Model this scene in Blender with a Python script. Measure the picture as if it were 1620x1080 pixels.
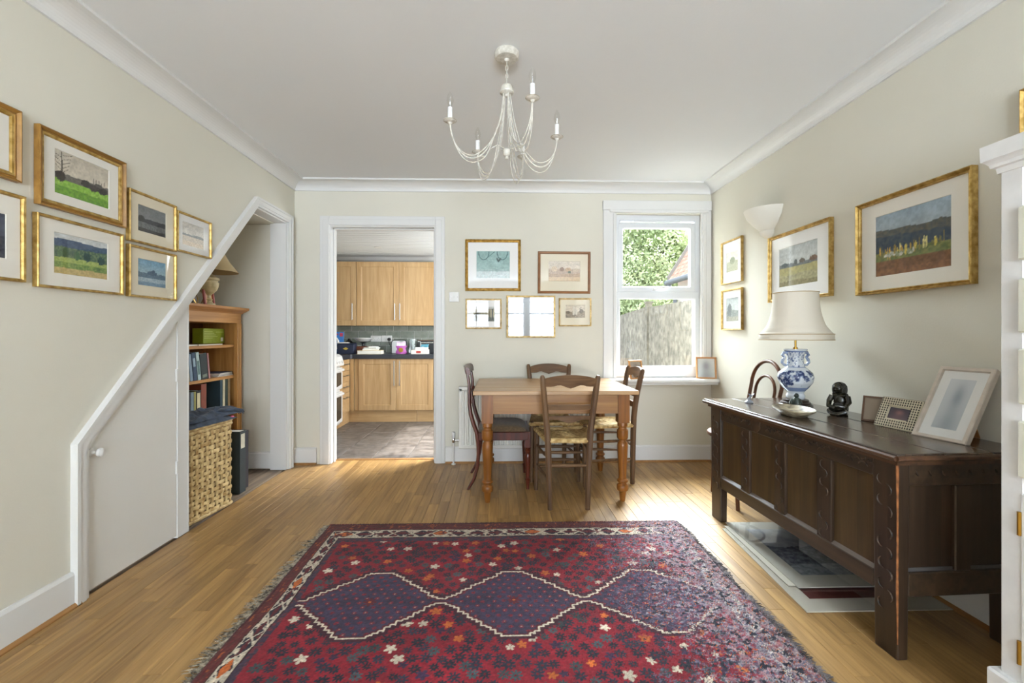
import bpy, bmesh, math, random
import numpy as np
from mathutils import Matrix, Vector, Euler
random.seed(7); np.random.seed(7)
for o in list(bpy.data.objects): bpy.data.objects.remove(o)
SC = bpy.context.scene; COL = SC.collection
PI = math.pi
# ------------------------------------------------------------------ camera
EYE = 1.13; TH = math.atan(20/720.)
cd = bpy.data.cameras.new('camera'); cam = bpy.data.objects.new('camera', cd); COL.objects.link(cam)
cd.sensor_width = 36; cd.lens = 16; cd.shift_y = -12/1620.; cd.clip_start = .03; cd.clip_end = 200
cam.location = (0, 0, EYE); cam.rotation_euler = (PI/2, 0, -TH); SC.camera = cam
# ------------------------------------------------------------------ world, sun, daylight and fill lamps, exposure
wd = bpy.data.worlds.new('world'); SC.world = wd; wd.use_nodes = True
nt = wd.node_tree; bg = nt.nodes['Background']
sky = nt.nodes.new('ShaderNodeTexSky'); sky.sky_type = 'NISHITA'; sky.sun_disc = False
sky.sun_elevation = math.radians(48); sky.sun_rotation = math.radians(60); sky.air_density = 1.0; sky.dust_density = 3.5
hs = nt.nodes.new('ShaderNodeHueSaturation'); hs.inputs['Saturation'].default_value = .35
nt.links.new(sky.outputs[0], hs.inputs['Color']); nt.links.new(hs.outputs[0], bg.inputs[0]); bg.inputs[1].default_value = .55
def lamp(name, kind, loc, rot, energy, color=(1, 1, 1), size=None, angle=None):
    l = bpy.data.lights.new(name, kind); l.energy = energy; l.color = color
    if size: l.shape = 'RECTANGLE'; l.size, l.size_y = size
    if angle: l.angle = angle
    o = bpy.data.objects.new(name, l); COL.objects.link(o); o.location = loc; o.rotation_euler = rot; return o
lamp('sun', 'SUN', (4, 8, 9), Vector((-.6, -.1, -.79)).to_track_quat('-Z', 'Y').to_euler(), 3.2, (1, .96, .88), angle=math.radians(3))
lamp('front_window_daylight', 'AREA', (.25, -4.3, 1.6), (PI/2, 0, 0), 225, (.79, .89, 1), size=(3.4, 2.2))
lamp('front_bounce_fill', 'AREA', (.25, -4.2, .5), (math.radians(124), 0, 0), 580, (.79, .89, 1), size=(3.2, 1.1))  # added lamp tilted up to lift the ceiling, standing in for ground bounce
lamp('rear_daylight_fill', 'AREA', (1.8, 6.3, 3.8), (math.radians(-50), 0, math.radians(-8)), 500, (.84, .92, 1), size=(3.6, 2.6)).data.spread = math.radians(105)  # added panel out of view above the garden, boosting daylight through the window
lamp('kitchen_window_daylight', 'AREA', (.6, 5.1, 1.6), (0, math.radians(80), 0), 17, (.86, .93, 1), size=(1.0, 1.2))
SC.view_settings.view_transform = 'Standard'; SC.view_settings.look = 'None'
SC.view_settings.gamma = 1; SC.view_settings.use_curve_mapping = False
SC.view_settings.exposure = 1.40

# ------------------------------------------------------------------ helpers: colour and materials
def lin(h):
    h = h.lstrip('#'); r = []
    for i in (0, 2, 4):
        c = int(h[i:i+2], 16)/255.; r.append(c/12.92 if c <= .04045 else ((c+.055)/1.055)**2.4)
    return r
def newmat(name):
    m = bpy.data.materials.new(name); m.use_nodes = True
    n = m.node_tree.nodes; return m, m.node_tree, n, m.node_tree.links, n['Principled BSDF']
def coords(t, n, l, scale=(1, 1, 1), world=False):
    tc = n.new('ShaderNodeTexCoord'); mp = n.new('ShaderNodeMapping'); mp.inputs['Scale'].default_value = scale
    if world:
        g = n.new('ShaderNodeNewGeometry'); l.new(g.outputs['Position'], mp.inputs[0]); return mp.outputs[0]
    oi = n.new('ShaderNodeObjectInfo'); mul = n.new('ShaderNodeVectorMath'); mul.operation = 'SCALE'
    mul.inputs[0].default_value = (37.1, 51.7, 23.3); l.new(oi.outputs['Random'], mul.inputs['Scale'])
    ad = n.new('ShaderNodeVectorMath'); l.new(tc.outputs['Object'], mp.inputs[0]); l.new(mp.outputs[0], ad.inputs[0]); l.new(mul.outputs[0], ad.inputs[1])
    return ad.outputs[0]
def rndval(n, l, col, amt):
    oi = n.new('ShaderNodeObjectInfo'); mr = n.new('ShaderNodeMapRange')
    mr.inputs['To Min'].default_value = 1-amt; mr.inputs['To Max'].default_value = 1+amt
    l.new(oi.outputs['Random'], mr.inputs['Value']); h = n.new('ShaderNodeHueSaturation')
    l.new(mr.outputs[0], h.inputs['Value']); l.new(col, h.inputs['Color']); return h.outputs[0]
def M(name, c, rough=.5, metal=0, spec=.5, var=0, ns=6, bump=0, bs=80, rnd=0, coat=0, c2=None, sheen=0, world=False, detail=4):
    m, t, n, l, p = newmat(name); c = lin(c) if isinstance(c, str) else c
    p.inputs['Base Color'].default_value = (*c, 1); p.inputs['Roughness'].default_value = rough
    p.inputs['Metallic'].default_value = metal; p.inputs['Specular IOR Level'].default_value = spec
    p.inputs['Coat Weight'].default_value = coat; p.inputs['Sheen Weight'].default_value = sheen
    co = coords(t, n, l, world=world) if (var or bump or c2) else None
    if var or c2:
        tx = n.new('ShaderNodeTexNoise'); tx.inputs['Scale'].default_value = ns; tx.inputs['Detail'].default_value = detail
        l.new(co, tx.inputs['Vector']); r = n.new('ShaderNodeValToRGB'); l.new(tx.outputs[0], r.inputs[0])
        a = [max(0, x*(1-var)) for x in c]; b = lin(c2) if c2 else [min(1, x*(1+var)) for x in c]
        r.color_ramp.elements[0].position = .35; r.color_ramp.elements[1].position = .65
        r.color_ramp.elements[0].color = (*a, 1); r.color_ramp.elements[1].color = (*b, 1); out = r.outputs[0]
        if rnd: out = rndval(n, l, out, rnd)
        l.new(out, p.inputs['Base Color'])
    if bump:
        tx = n.new('ShaderNodeTexNoise'); tx.inputs['Scale'].default_value = bs; tx.inputs['Detail'].default_value = 3
        l.new(co, tx.inputs['Vector']); b = n.new('ShaderNodeBump'); b.inputs['Strength'].default_value = bump; b.inputs['Distance'].default_value = .01
        l.new(tx.outputs[0], b.inputs['Height']); l.new(b.outputs[0], p.inputs['Normal'])
    return m
def wood(name, c1, c2, axis=0, rough=.45, rnd=.1, grain=55, stretch=.05, bump=.08, spec=.4, coat=0, c3=None):
    m, t, n, l, p = newmat(name); s = [1, 1, 1]; s[axis] = stretch
    co = coords(t, n, l, s)
    a = n.new('ShaderNodeTexNoise'); a.inputs['Scale'].default_value = grain; a.inputs['Detail'].default_value = 5; a.inputs['Distortion'].default_value = .6
    b = n.new('ShaderNodeTexNoise'); b.inputs['Scale'].default_value = grain*.16; b.inputs['Detail'].default_value = 3; b.inputs['Distortion'].default_value = 1.2
    l.new(co, a.inputs['Vector']); l.new(co, b.inputs['Vector'])
    mx = n.new('ShaderNodeMath'); mx.operation = 'MULTIPLY_ADD'; mx.inputs[1].default_value = .5
    h = n.new('ShaderNodeMath'); h.operation = 'MULTIPLY'; h.inputs[1].default_value = .5
    l.new(b.outputs[0], h.inputs[0]); l.new(a.outputs[0], mx.inputs[0]); l.new(h.outputs[0], mx.inputs[2])
    r = n.new('ShaderNodeValToRGB'); l.new(mx.outputs[0], r.inputs[0])
    r.color_ramp.elements[0].position = .36; r.color_ramp.elements[1].position = .64
    r.color_ramp.elements[0].color = (*lin(c1), 1); r.color_ramp.elements[1].color = (*lin(c2), 1)
    if c3:
        e = r.color_ramp.elements.new(.3); e.color = (*lin(c3), 1)
    l.new(rndval(n, l, r.outputs[0], rnd), p.inputs['Base Color'])
    p.inputs['Roughness'].default_value = rough; p.inputs['Specular IOR Level'].default_value = spec; p.inputs['Coat Weight'].default_value = coat
    p.inputs['Coat Roughness'].default_value = .2
    bp = n.new('ShaderNodeBump'); bp.inputs['Strength'].default_value = bump; bp.inputs['Distance'].default_value = .005
    l.new(a.outputs[0], bp.inputs['Height']); l.new(bp.outputs[0], p.inputs['Normal'])
    return m
def vcol(name, rough=.7, spec=.2, sheen=0, bump=0, bs=200):
    m, t, n, l, p = newmat(name); a = n.new('ShaderNodeAttribute'); a.attribute_name = 'Col'
    l.new(a.outputs['Color'], p.inputs['Base Color']); p.inputs['Roughness'].default_value = rough
    p.inputs['Specular IOR Level'].default_value = spec; p.inputs['Sheen Weight'].default_value = sheen
    if bump:
        co = coords(t, n, l); tx = n.new('ShaderNodeTexNoise'); tx.inputs['Scale'].default_value = bs; l.new(co, tx.inputs['Vector'])
        b = n.new('ShaderNodeBump'); b.inputs['Strength'].default_value = bump; b.inputs['Distance'].default_value = .006
        l.new(tx.outputs[0], b.inputs['Height']); l.new(b.outputs[0], p.inputs['Normal'])
    return m
def glass(name, tint=(1, 1, 1), ior=1.5, rough=0.0, graze=.5):
    m = bpy.data.materials.new(name); m.use_nodes = True; t = m.node_tree; n = t.nodes; n.clear(); l = t.links
    o = n.new('ShaderNodeOutputMaterial'); mx = n.new('ShaderNodeMixShader'); tr = n.new('ShaderNodeBsdfTransparent'); gl = n.new('ShaderNodeBsdfGlossy')
    lw = n.new('ShaderNodeLayerWeight'); lw.inputs[0].default_value = .5; pw = n.new('ShaderNodeMath'); pw.operation = 'POWER'; pw.inputs[1].default_value = 4.0
    f0 = ((ior-1)/(ior+1))**2; fr = n.new('ShaderNodeMath'); fr.operation = 'MULTIPLY_ADD'; fr.inputs[1].default_value = graze*(1-f0); fr.inputs[2].default_value = f0
    l.new(lw.outputs['Facing'], pw.inputs[0]); l.new(pw.outputs[0], fr.inputs[0]); gl.inputs['Roughness'].default_value = rough; tr.inputs[0].default_value = (*tint, 1)
    l.new(fr.outputs[0], mx.inputs[0]); l.new(tr.outputs[0], mx.inputs[1]); l.new(gl.outputs[0], mx.inputs[2]); l.new(mx.outputs[0], o.inputs[0]); return m

# ------------------------------------------------------------------ helpers: meshes and scene objects
WM = {}
class MB:
    def __init__(s): s.v = []; s.f = []; s.sm = []
    def add(s, v, f, smooth=False):
        b = len(s.v); s.v += [tuple(x) for x in v]; s.f += [tuple(i+b for i in q) for q in f]; s.sm += [smooth]*len(f); return s
    def hexa(s, p):
        return s.add(p, [(0, 3, 2, 1), (4, 5, 6, 7), (0, 1, 5, 4), (1, 2, 6, 5), (2, 3, 7, 6), (3, 0, 4, 7)])
    def box(s, x0, x1, y0, y1, z0, z1):
        return s.hexa([(x0, y0, z0), (x1, y0, z0), (x1, y1, z0), (x0, y1, z0), (x0, y0, z1), (x1, y0, z1), (x1, y1, z1), (x0, y1, z1)])
    def obox(s, c, d, rot=(0, 0, 0)):
        R = Euler(rot).to_matrix(); c = Vector(c); x, y, z = d[0]/2, d[1]/2, d[2]/2
        return s.hexa([c+R@Vector(q) for q in [(-x, -y, -z), (x, -y, -z), (x, y, -z), (-x, y, -z), (-x, -y, z), (x, -y, z), (x, y, z), (-x, y, z)]])
    def lathe(s, prof, c=(0, 0, 0), n=20, mat=None, a0=0, a1=2*PI, caps=True, sx=1, sy=1):
        full = abs(a1-a0-2*PI) < 1e-6; k = n if full else n+1; v = []; f = []
        for r, z in prof:
            for i in range(k):
                a = a0+(a1-a0)*i/n; q = Vector((r*math.cos(a)*sx, r*math.sin(a)*sy, z)); q = mat@q if mat else q; v.append(q+Vector(c))
        for j in range(len(prof)-1):
            for i in range(n if full else n):
                i2 = (i+1) % k; f.append((j*k+i, j*k+i2, (j+1)*k+i2, (j+1)*k+i))
        if caps:
            if prof[0][0] > 1e-5: f.append(tuple(reversed(range(k))))
            if prof[-1][0] > 1e-5: f.append(tuple((len(prof)-1)*k+i for i in range(k)))
        return s.add(v, f, True)
    def tube(s, pts, r, n=8, closed=False, flat=1.0, up=None):
        P = [Vector(p) for p in pts]; N = len(P); rs = r if isinstance(r, (list, tuple)) else [r]*N; v = []; f = []; prev = None
        for i in range(N):
            if closed: d = P[(i+1) % N]-P[i-1]
            else: d = P[min(i+1, N-1)]-P[max(i-1, 0)]
            d.normalize()
            if prev is None:
                u = Vector(up) if up else (Vector((0, 0, 1)) if abs(d.z) < .9 else Vector((1, 0, 0)))
            else: u = prev
            u = (u-d*u.dot(d)).normalized(); prev = u; w = d.cross(u)
            for k in range(n):
                a = 2*PI*k/n+PI/n; v.append(P[i]+u*(rs[i]*math.cos(a)*flat)+w*(rs[i]*math.sin(a)))
        for i in range(N if closed else N-1):
            j = (i+1) % N
            for k in range(n):
                k2 = (k+1) % n; f.append((i*n+k, i*n+k2, j*n+k2, j*n+k))
        if not closed: f.append(tuple(reversed(range(n)))); f.append(tuple((N-1)*n+k for k in range(n)))
        return s.add(v, f, n > 5)
    def prism(s, poly, axis, a, b, smooth=False):
        def P(q, t): return (t, q[0], q[1]) if axis == 'x' else (q[0], t, q[1]) if axis == 'y' else (q[0], q[1], t)
        k = len(poly); v = [P(q, a) for q in poly]+[P(q, b) for q in poly]
        return s.add(v, [tuple(range(k)), tuple(reversed(range(k, 2*k)))]+[(i, i+k, (i+1) % k+k, (i+1) % k) for i in range(k)], smooth)
    def ell(s, c, r, n=14, m=9, rot=(0, 0, 0)):
        R = Euler(rot).to_matrix(); v = []; f = []; c = Vector(c)
        for j in range(m+1):
            for i in range(n):
                a = 2*PI*i/n; b = PI*j/m-PI/2; v.append(c+R@Vector((r[0]*math.cos(a)*math.cos(b), r[1]*math.sin(a)*math.cos(b), r[2]*math.sin(b))))
        for j in range(m):
            for i in range(n): f.append((j*n+i, j*n+(i+1) % n, (j+1)*n+(i+1) % n, (j+1)*n+i))
        return s.add(v, f, True)
    def rect_frame(s, w, h, prof, closed=True):
        """prof: (inset, y) list; rectangle w x h centred in the xz plane"""
        v = []; f = []
        for a, y in prof: v += [(-w/2+a, y, -h/2+a), (w/2-a, y, -h/2+a), (w/2-a, y, h/2-a), (-w/2+a, y, h/2-a)]
        k = len(prof)
        for j in range(k if closed else k-1):
            j2 = (j+1) % k
            for i in range(4): f.append((j*4+i, j*4+(i+1) % 4, j2*4+(i+1) % 4, j2*4+i))
        return s.add(v, f)
    def grid(s, fn, nu, nv, smooth=True):
        v = [fn(i/nu, j/nv) for j in range(nv+1) for i in range(nu+1)]; k = nu+1
        return s.add(v, [(j*k+i, j*k+i+1, (j+1)*k+i+1, (j+1)*k+i) for j in range(nv) for i in range(nu)], smooth)
    def xf(s, mat, b=0):
        for i in range(b, len(s.v)): s.v[i] = tuple(mat@Vector(s.v[i]))
        return s
    def build(s, name, mat, parent=None, bevel=0, seg=1, world=False, kind=None, label=None, fix=True):
        me = bpy.data.meshes.new(name); v = s.v
        if world and parent is not None:
            im = WM[parent.name].inverted(); v = [tuple(im@Vector(q)) for q in v]
        me.from_pydata(v, [], s.f)
        if fix:
            bm = bmesh.new(); bm.from_mesh(me); bmesh.ops.recalc_face_normals(bm, faces=bm.faces); bm.to_mesh(me); bm.free()
        me.polygons.foreach_set('use_smooth', s.sm); me.materials.append(mat); me.update()
        if any(s.sm) and len(s.f) < 60000: me.set_sharp_from_angle(angle=math.radians(38))
        return link(name, me, parent, bevel, seg, kind, label)
def link(name, me, parent=None, bevel=0, seg=1, kind=None, label=None):
    o = bpy.data.objects.new(name, me); COL.objects.link(o)
    if parent is not None: o.parent = parent; WM[o.name] = WM[parent.name]
    else: WM[o.name] = Matrix.Identity(4)
    if bevel:
        b = o.modifiers.new('bevel', 'BEVEL'); b.width = bevel; b.segments = seg; b.limit_method = 'ANGLE'; b.angle_limit = math.radians(40)
    if kind: o['kind'] = kind
    if label: o['label'] = label
    return o
def thing(name, label, cat, loc=(0, 0, 0), rz=0, group=None):
    o = bpy.data.objects.new(name, None); COL.objects.link(o); o.empty_display_size = .1; o.location = loc; o.rotation_euler = (0, 0, rz)
    o['label'] = label; o['category'] = cat
    if group: o['group'] = group
    WM[o.name] = Matrix.Translation(loc) @ Matrix.Rotation(rz, 4, 'Z'); return o
def tag(o, label, cat, group=None):
    o['label'] = label; o['category'] = cat
    if group: o['group'] = group
    return o
def struct(mb, name, mat, label=None, parent=None, bevel=0):
    o = mb.build(name, mat, parent, bevel=bevel)
    if parent is None: o['kind'] = 'structure'
    if label: o['label'] = label
    return o
def copy_tree(o, parent=None):
    c = o.copy(); COL.objects.link(c); c.parent = parent
    for ch in list(o.children): copy_tree(ch, c)
    return c
def setcol(o, cols):
    me = o.data; a = me.color_attributes.new('Col', 'FLOAT_COLOR', 'POINT')
    c = np.ones((len(me.vertices), 4), dtype=np.float32); c[:, :3] = cols; a.data.foreach_set('color', c.ravel())
def tolin(a):
    a = np.asarray(a, dtype=float)/255.; return np.where(a <= .04045, a/12.92, ((a+.055)/1.055)**2.4)
def vnoise(x, y, seed=0):
    """smooth value noise on arrays"""
    xi = np.floor(x).astype(int); yi = np.floor(y).astype(int); fx = x-xi; fy = y-yi
    fx = fx*fx*(3-2*fx); fy = fy*fy*(3-2*fy)
    def hsh(i, j):
        h = (i*374761393+j*668265263+seed*974711) & 0x7fffffff; h = ((h ^ (h >> 13))*1274126177) & 0x7fffffff; return ((h ^ (h >> 16)) & 0xffff)/65535.
    return (hsh(xi, yi)*(1-fx)+hsh(xi+1, yi)*fx)*(1-fy)+(hsh(xi, yi+1)*(1-fx)+hsh(xi+1, yi+1)*fx)*fy
def fbm(x, y, seed=0, o=4):
    r = 0; a = .5
    for i in range(o): r = r+a*vnoise(x*2**i, y*2**i, seed+i); a *= .5
    return r
def px(x, y, X=None, Y=None, Z=None):
    """a point of the room seen at a place in the photograph, on one of the room's planes"""
    u = (x-810)/720.; w = (528-y)/720.; r = (u*math.cos(TH)+math.sin(TH), math.cos(TH)-u*math.sin(TH), w)
    t = X/r[0] if X is not None else Y/r[1] if Y is not None else (Z-EYE)/r[2]
    return (r[0]*t, r[1]*t, EYE+r[2]*t)

# ------------------------------------------------------------------ materials
mWall = M('cream_wall_paint', '#D4D0C2', .75, spec=.25, var=.015, ns=2, bump=.05, bs=120, world=True)
mCeil = M('white_ceiling_paint', '#DEDFDF', .8, spec=.2, bump=.05, bs=90, world=True)
mTrim = M('white_gloss_trim', '#D8D7D4', .38, spec=.45, bump=.02, bs=30)
mDoor = M('white_door_paint', '#DEDCD6', .45, spec=.4, bump=.03, bs=25)
mPVC = M('white_plastic_window', '#D6D8DA', .3, spec=.5)
mOak = wood('oak_floor_strip', '#866336', '#B48E56', 1, .42, .15, 60, .06, .05, spec=.7)
mBead = wood('oak_beading', '#8C6238', '#A87C4A', 1, .4, .05)
mRecess = wood('old_floorboard', '#5E5044', '#8B7A66', 1, .6, .1)
mPine = wood('waxed_pine', '#A5713A', '#C99757', 0, .4, .06, 45)
mPineZ = wood('waxed_pine_upright', '#A5713A', '#C99757', 2, .4, .06, 45)
mTableTop = wood('worn_pine_tabletop', '#9C7750', '#BB986E', 0, .33, .07, 45, coat=.1)
mApron = wood('pine_apron', '#80552E', '#A37744', 0, .4, .05, 40)
mLegPine = wood('turned_pine_leg', '#63390F', '#935C26', 2, .35, .05, 40, c3='#4A2A10')
mChair = wood('dark_ash_chair', '#4A3423', '#785A3C', 2, .5, .05, 45)
mChairX = wood('dark_ash_slat', '#503823', '#7E5E3E', 0, .5, .05, 45)
mMahog = wood('mahogany', '#36140B', '#622A1A', 2, .3, .04, 40, coat=.2)
mRush = M('rush_seat', '#B08C50', .7, var=.2, ns=40, c2='#D9BE86', bump=.3, bs=150)
mCush = M('brown_seat_fabric', '#675238', .9, var=.25, ns=60, bump=.3, bs=300, sheen=.2)
mOakDk = wood('dark_oak', '#261B12', '#463525', 0, .38, .08, 40, spec=.5)
mOakDkZ = wood('dark_oak_upright', '#241A11', '#423123', 2, .38, .08, 40, spec=.5)
mOakTop = wood('dark_oak_lid', '#2A1F17', '#4C392A', 0, .22, .08, 40, spec=.6, coat=.25)
mOakEdge = wood('worn_oak_edge', '#34241A', '#5C402C', 0, .3, .05, 40)
mPanel = wood('oak_panel', '#392B1B', '#584428', 2, .42, .08, 40)
mGold = M('gilt_frame', '#A5833F', .40, metal=.7, var=.12, ns=40, c2='#CDAE6C')
mGoldP = M('pale_gilt_frame', '#BC9C62', .42, metal=.55, var=.15, ns=30, c2='#E3C68A')
mGoldW = wood('gilded_wood_frame', '#85602C', '#AA8040', 0, .38, .05, 30)
mBrownFr = wood('brown_frame', '#7A4E2A', '#99683C', 0, .45, .05, 30)
mBlackIn = M('dark_line', '#2A241C', .6)
mMount = M('ivory_mount_board', '#E6E2D8', .85, spec=.2)
mMountW = M('white_mount_board', '#E7E6E3', .85, spec=.2)
mMountC = M('cream_mount_board', '#DFD6C0', .85, spec=.2)
mArt = vcol('watercolour_print', .8)
mPane = glass('picture_glass', ior=1.38); mPaneM = glass('matt_picture_glass', ior=1.2, graze=.12)
mWinG = glass('window_glass', (.98, 1, .99), 1.35)
mMirror = M('mirror_silver', '#98999A', .02, metal=1)
mWhite = M('white_enamel', '#D5D4D0', .3)
mPlast = M('white_plastic', '#D8D7D4', .35)
mChrome = M('chrome', '#C8C8C8', .18, metal=1)
mSteel = M('brushed_steel', '#A8A8A6', .35, metal=1)
mBrass = M('brass', '#B08A3C', .3, metal=1)
mIvory = M('chalky_white_metal', '#BDB7A9', .6, var=.12, ns=60, c2='#D2CEC4')
mIvRim = M('antiqued_rim', '#A39A86', .6, var=.2, ns=80)
mShade = M('cream_lampshade_fabric', '#E0D8C8', .85, bump=.08, bs=250)
mShadeD = M('beige_lampshade', '#B5A078', .85, bump=.08, bs=200)
mBrFr = wood('light_wood_photo_frame', '#A8713E', '#C8935C', 0, .4, .05, 30)
mBlack = M('black_plastic', '#141416', .4)
mRad = M('radiator_enamel', '#E0DED6', .35)
mKit = wood('beech_laminate', '#A98659', '#C2A176', 2, .4, .03, 40, .08, .02)
mKitX = wood('beech_laminate_flat', '#A98659', '#C09E72', 0, .4, .03, 40, .08, .02)
mTop = M('dark_worktop', '#2B2D33', .35, var=.3, ns=200)
mTileW = M('sage_wall_tile', '#7C8278', .2, var=.08, ns=12, rnd=.06, c2='#8A9086')
mGrout = M('pale_grout', '#CFCEC8', .8)
mTileF = M('grey_slate_tile', '#504C4A', .35, var=.2, ns=14, rnd=.07, c2='#706B67', bump=.1, bs=30)
mPaper = M('paper', '#DEDAD0', .8)
mFence = M('weathered_fence_board', '#6F6A60', .9, var=.2, ns=9, rnd=.12, c2='#8B8578')
mLeaf = M('leaf_green', '#9DB377', .6, var=.3, ns=1.4, c2='#CFDAB2', world=True)
mBark = M('bark', '#4A3D30', .9, var=.3, ns=12)

# ------------------------------------------------------------------ the setting
XL, XR, YB, ZC, YF = -1.775, 1.885, 4.0, 2.45, -3.5
DX0, DX1, DZ = -1.462, -.57, 2.06         # kitchen doorway
WX0, WX1, WZ0, WZ1 = 1.0, 1.80, .745, 2.19  # rear window opening
# floor: oak strips laid one by one
fl = struct(MB().box(XL-.02, XR+.02, YF, YB+.13, -.06, -.012), 'floor', mBead, 'oak strip parquet floor running from the camera to the back wall')
SW = .0655; strips = []
k = 0; x = XL
while x < XR-.01:
    y = -.3-random.random()*.45
    while y < YB+.125:
        L = random.choice((.38, .45, .52, .6)); y1 = min(y+L, YB+.125)
        if y1 > .55 and y1-y > .02: strips.append((x, min(x+SW, XR), max(y, .5), y1))
        y += L
    x += SW
def hid(s):
    cx, cy = (s[0]+s[1])/2, (s[2]+s[3])/2
    return (-1.0 < cx < 1.06 and 1.0 < cy and s[3] < 2.68) or cy < 1.25 or (cx > 1.42 and cy < 2.75) or abs(cx)/max(cy, .1) > 1.17 or (cx < DX0 or cx > DX1) and s[2] > 3.97
vis = sorted([s for s in strips if not hid(s)], key=lambda s: -(s[1]-s[0])*(s[3]-s[2])/(((s[2]+s[3])/2)**3)); top = vis[:290]; rest = vis[290:]+[s for s in strips if hid(s)]
for s in top:
    mb = MB(); w = (s[1]-s[0])/2-.0004; h = (s[3]-s[2])/2-.0004; b = .0009
    mb.add([(-w, -h, -.012), (w, -h, -.012), (w, h, -.012), (-w, h, -.012), (-w, -h, -b), (w, -h, -b), (w, h, -b), (-w, h, -b), (-w+b, -h+b, 0), (w-b, -h+b, 0), (w-b, h-b, 0), (-w+b, h-b, 0)],
           [(0, 1, 5, 4), (1, 2, 6, 5), (2, 3, 7, 6), (3, 0, 4, 7), (4, 5, 9, 8), (5, 6, 10, 9), (6, 7, 11, 10), (7, 4, 8, 11), (8, 9, 10, 11)])
    o = mb.build('floor_strip', mOak, fl, fix=False); o.location = ((s[0]+s[1])/2, (s[2]+s[3])/2, 0)
mb = MB()
for s in rest: mb.box(s[0]+.0004, s[1]-.0004, s[2]+.0004, s[3]-.0004, -.012, 0)
mb.box(XL, XR, YF, .4996, -.012, 0)
mb.build('floor_strips', mOak, fl, kind='stuff')
# left wall with the sloping under-stairs opening (one simple outline)
WT = .1
poly = [(YF, 0), (2.0, 0), (2.0, .645), (3.375, 2.06), (3.85, 2.06), (3.85, 0), (YB+.13, 0), (YB+.13, ZC), (YF, ZC)]
struct(MB().prism(poly, 'x', XL-WT, XL), 'wall_left', mWall, 'cream left wall with the sloping under-stairs opening')
# back wall
bw = MB()
for q in [(XL-WT, DX0-.03, 0, ZC), (DX0-.03, DX1+.03, DZ+.03, ZC), (DX1+.03, WX0, 0, ZC), (WX0, WX1, 0, WZ0-.03), (WX0, WX1, WZ1, ZC), (WX1, XR+.1, 0, ZC)]: bw.box(q[0], q[1], YB, YB+.13, q[2], q[3])
struct(bw, 'wall_back', mWall, 'cream back wall with doorway and window')
struct(MB().box(XR, XR+.1, YF, YB+.13, 0, ZC), 'wall_right', mWall, 'cream right wall')
fw = MB(); fx0, fx1, fz0, fz1 = -.95, 1.45, .75, 2.2
for q in [(XL-.1, fx0, 0, ZC), (fx1, XR+.1, 0, ZC), (fx0, fx1, 0, fz0), (fx0, fx1, fz1, ZC)]: fw.box(q[0], q[1], YF-.15, YF, q[2], q[3])
struct(fw, 'wall_front', mWall, 'cream wall behind the camera with a wide window')
fr = MB()
for xx, ww in ((fx0, .07), (-.28, .16), (.60, .18), (fx1-.07, .07)): fr.box(xx, xx+ww, YF-.1, YF-.02, fz0, fz1)
for zz, hh in ((fz0, .07), (1.30, .03), (1.62, .05), (1.92, .03), (fz1-.07, .07)): fr.box(fx0, fx1, YF-.1, YF-.03, zz, zz+hh)
for xx in (.22, -.6, 1.06): fr.box(xx, xx+.03, YF-.08, YF-.05, fz0, fz1)
struct(fr, 'window_2', mPVC, 'wide white window behind the camera')
struct(MB().box(XL-.1, XR+.1, YF, YB+.13, ZC, ZC+.1), 'ceiling', mCeil, 'white ceiling')
# coving: cove profile along each wall
def cove(side):
    P = [(0, 0), (0, -.08), (.012, -.08), (.012, -.072)]
    for i in range(1, 8):
        a = i/8*PI/2; P.append((.012+.093*(1-math.cos(a)), -.072+.058*math.sin(a)))
    P += [(.105, -.014), (.118, -.014), (.118, 0)]
    mb = MB()
    if side == 'left': mb.prism([(XL+a, ZC+z) for a, z in P], 'y', YF, YB)
    elif side == 'right': mb.prism([(XR-a, ZC+z) for a, z in P], 'y', YF, YB)
    else: mb.prism([(YB-a, ZC+z) for a, z in P], 'x', XL, XR)
    return mb
for i, sd in enumerate(('left', 'back', 'right')): struct(cove(sd), 'trim_%d' % (i+1), mTrim, 'white cove moulding along the %s wall' % sd)
# skirting with oak bead
def skirt(name, segs, axis, face, sgn, bead=True, zt=.145):
    mb = MB(); bd = MB()
    for a, b in segs:
        P = [(0, .012), (.018*sgn, .012), (.018*sgn, zt-.012), (.013*sgn, zt-.004), (.01*sgn, zt), (0, zt)]
        Q = [(0, 0), (.03*sgn, 0), (.03*sgn, .006), (.024*sgn, .014), (.018*sgn, .017), (0, .017)]
        ax = 'y' if axis == 'y' else 'x'
        mb.prism([(face+p[0], p[1]) for p in P], ax, a, b); bd.prism([(face+p[0], p[1]) for p in Q], ax, a, b)
    o = struct(mb, name, mTrim, 'white skirting board'); 
    if bead: bd.build('bead', mBead, o, label='oak beading strip at the foot')
    return o
skirt('baseboard_left', [(YF, 1.955)], 'y', XL, 1)
skirt('baseboard_back', [(XL, -1.585), (-.47, XR)], 'x', YB, -1)
skirt('baseboard_right', [(YF, YB)], 'y', XR, -1)
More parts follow.
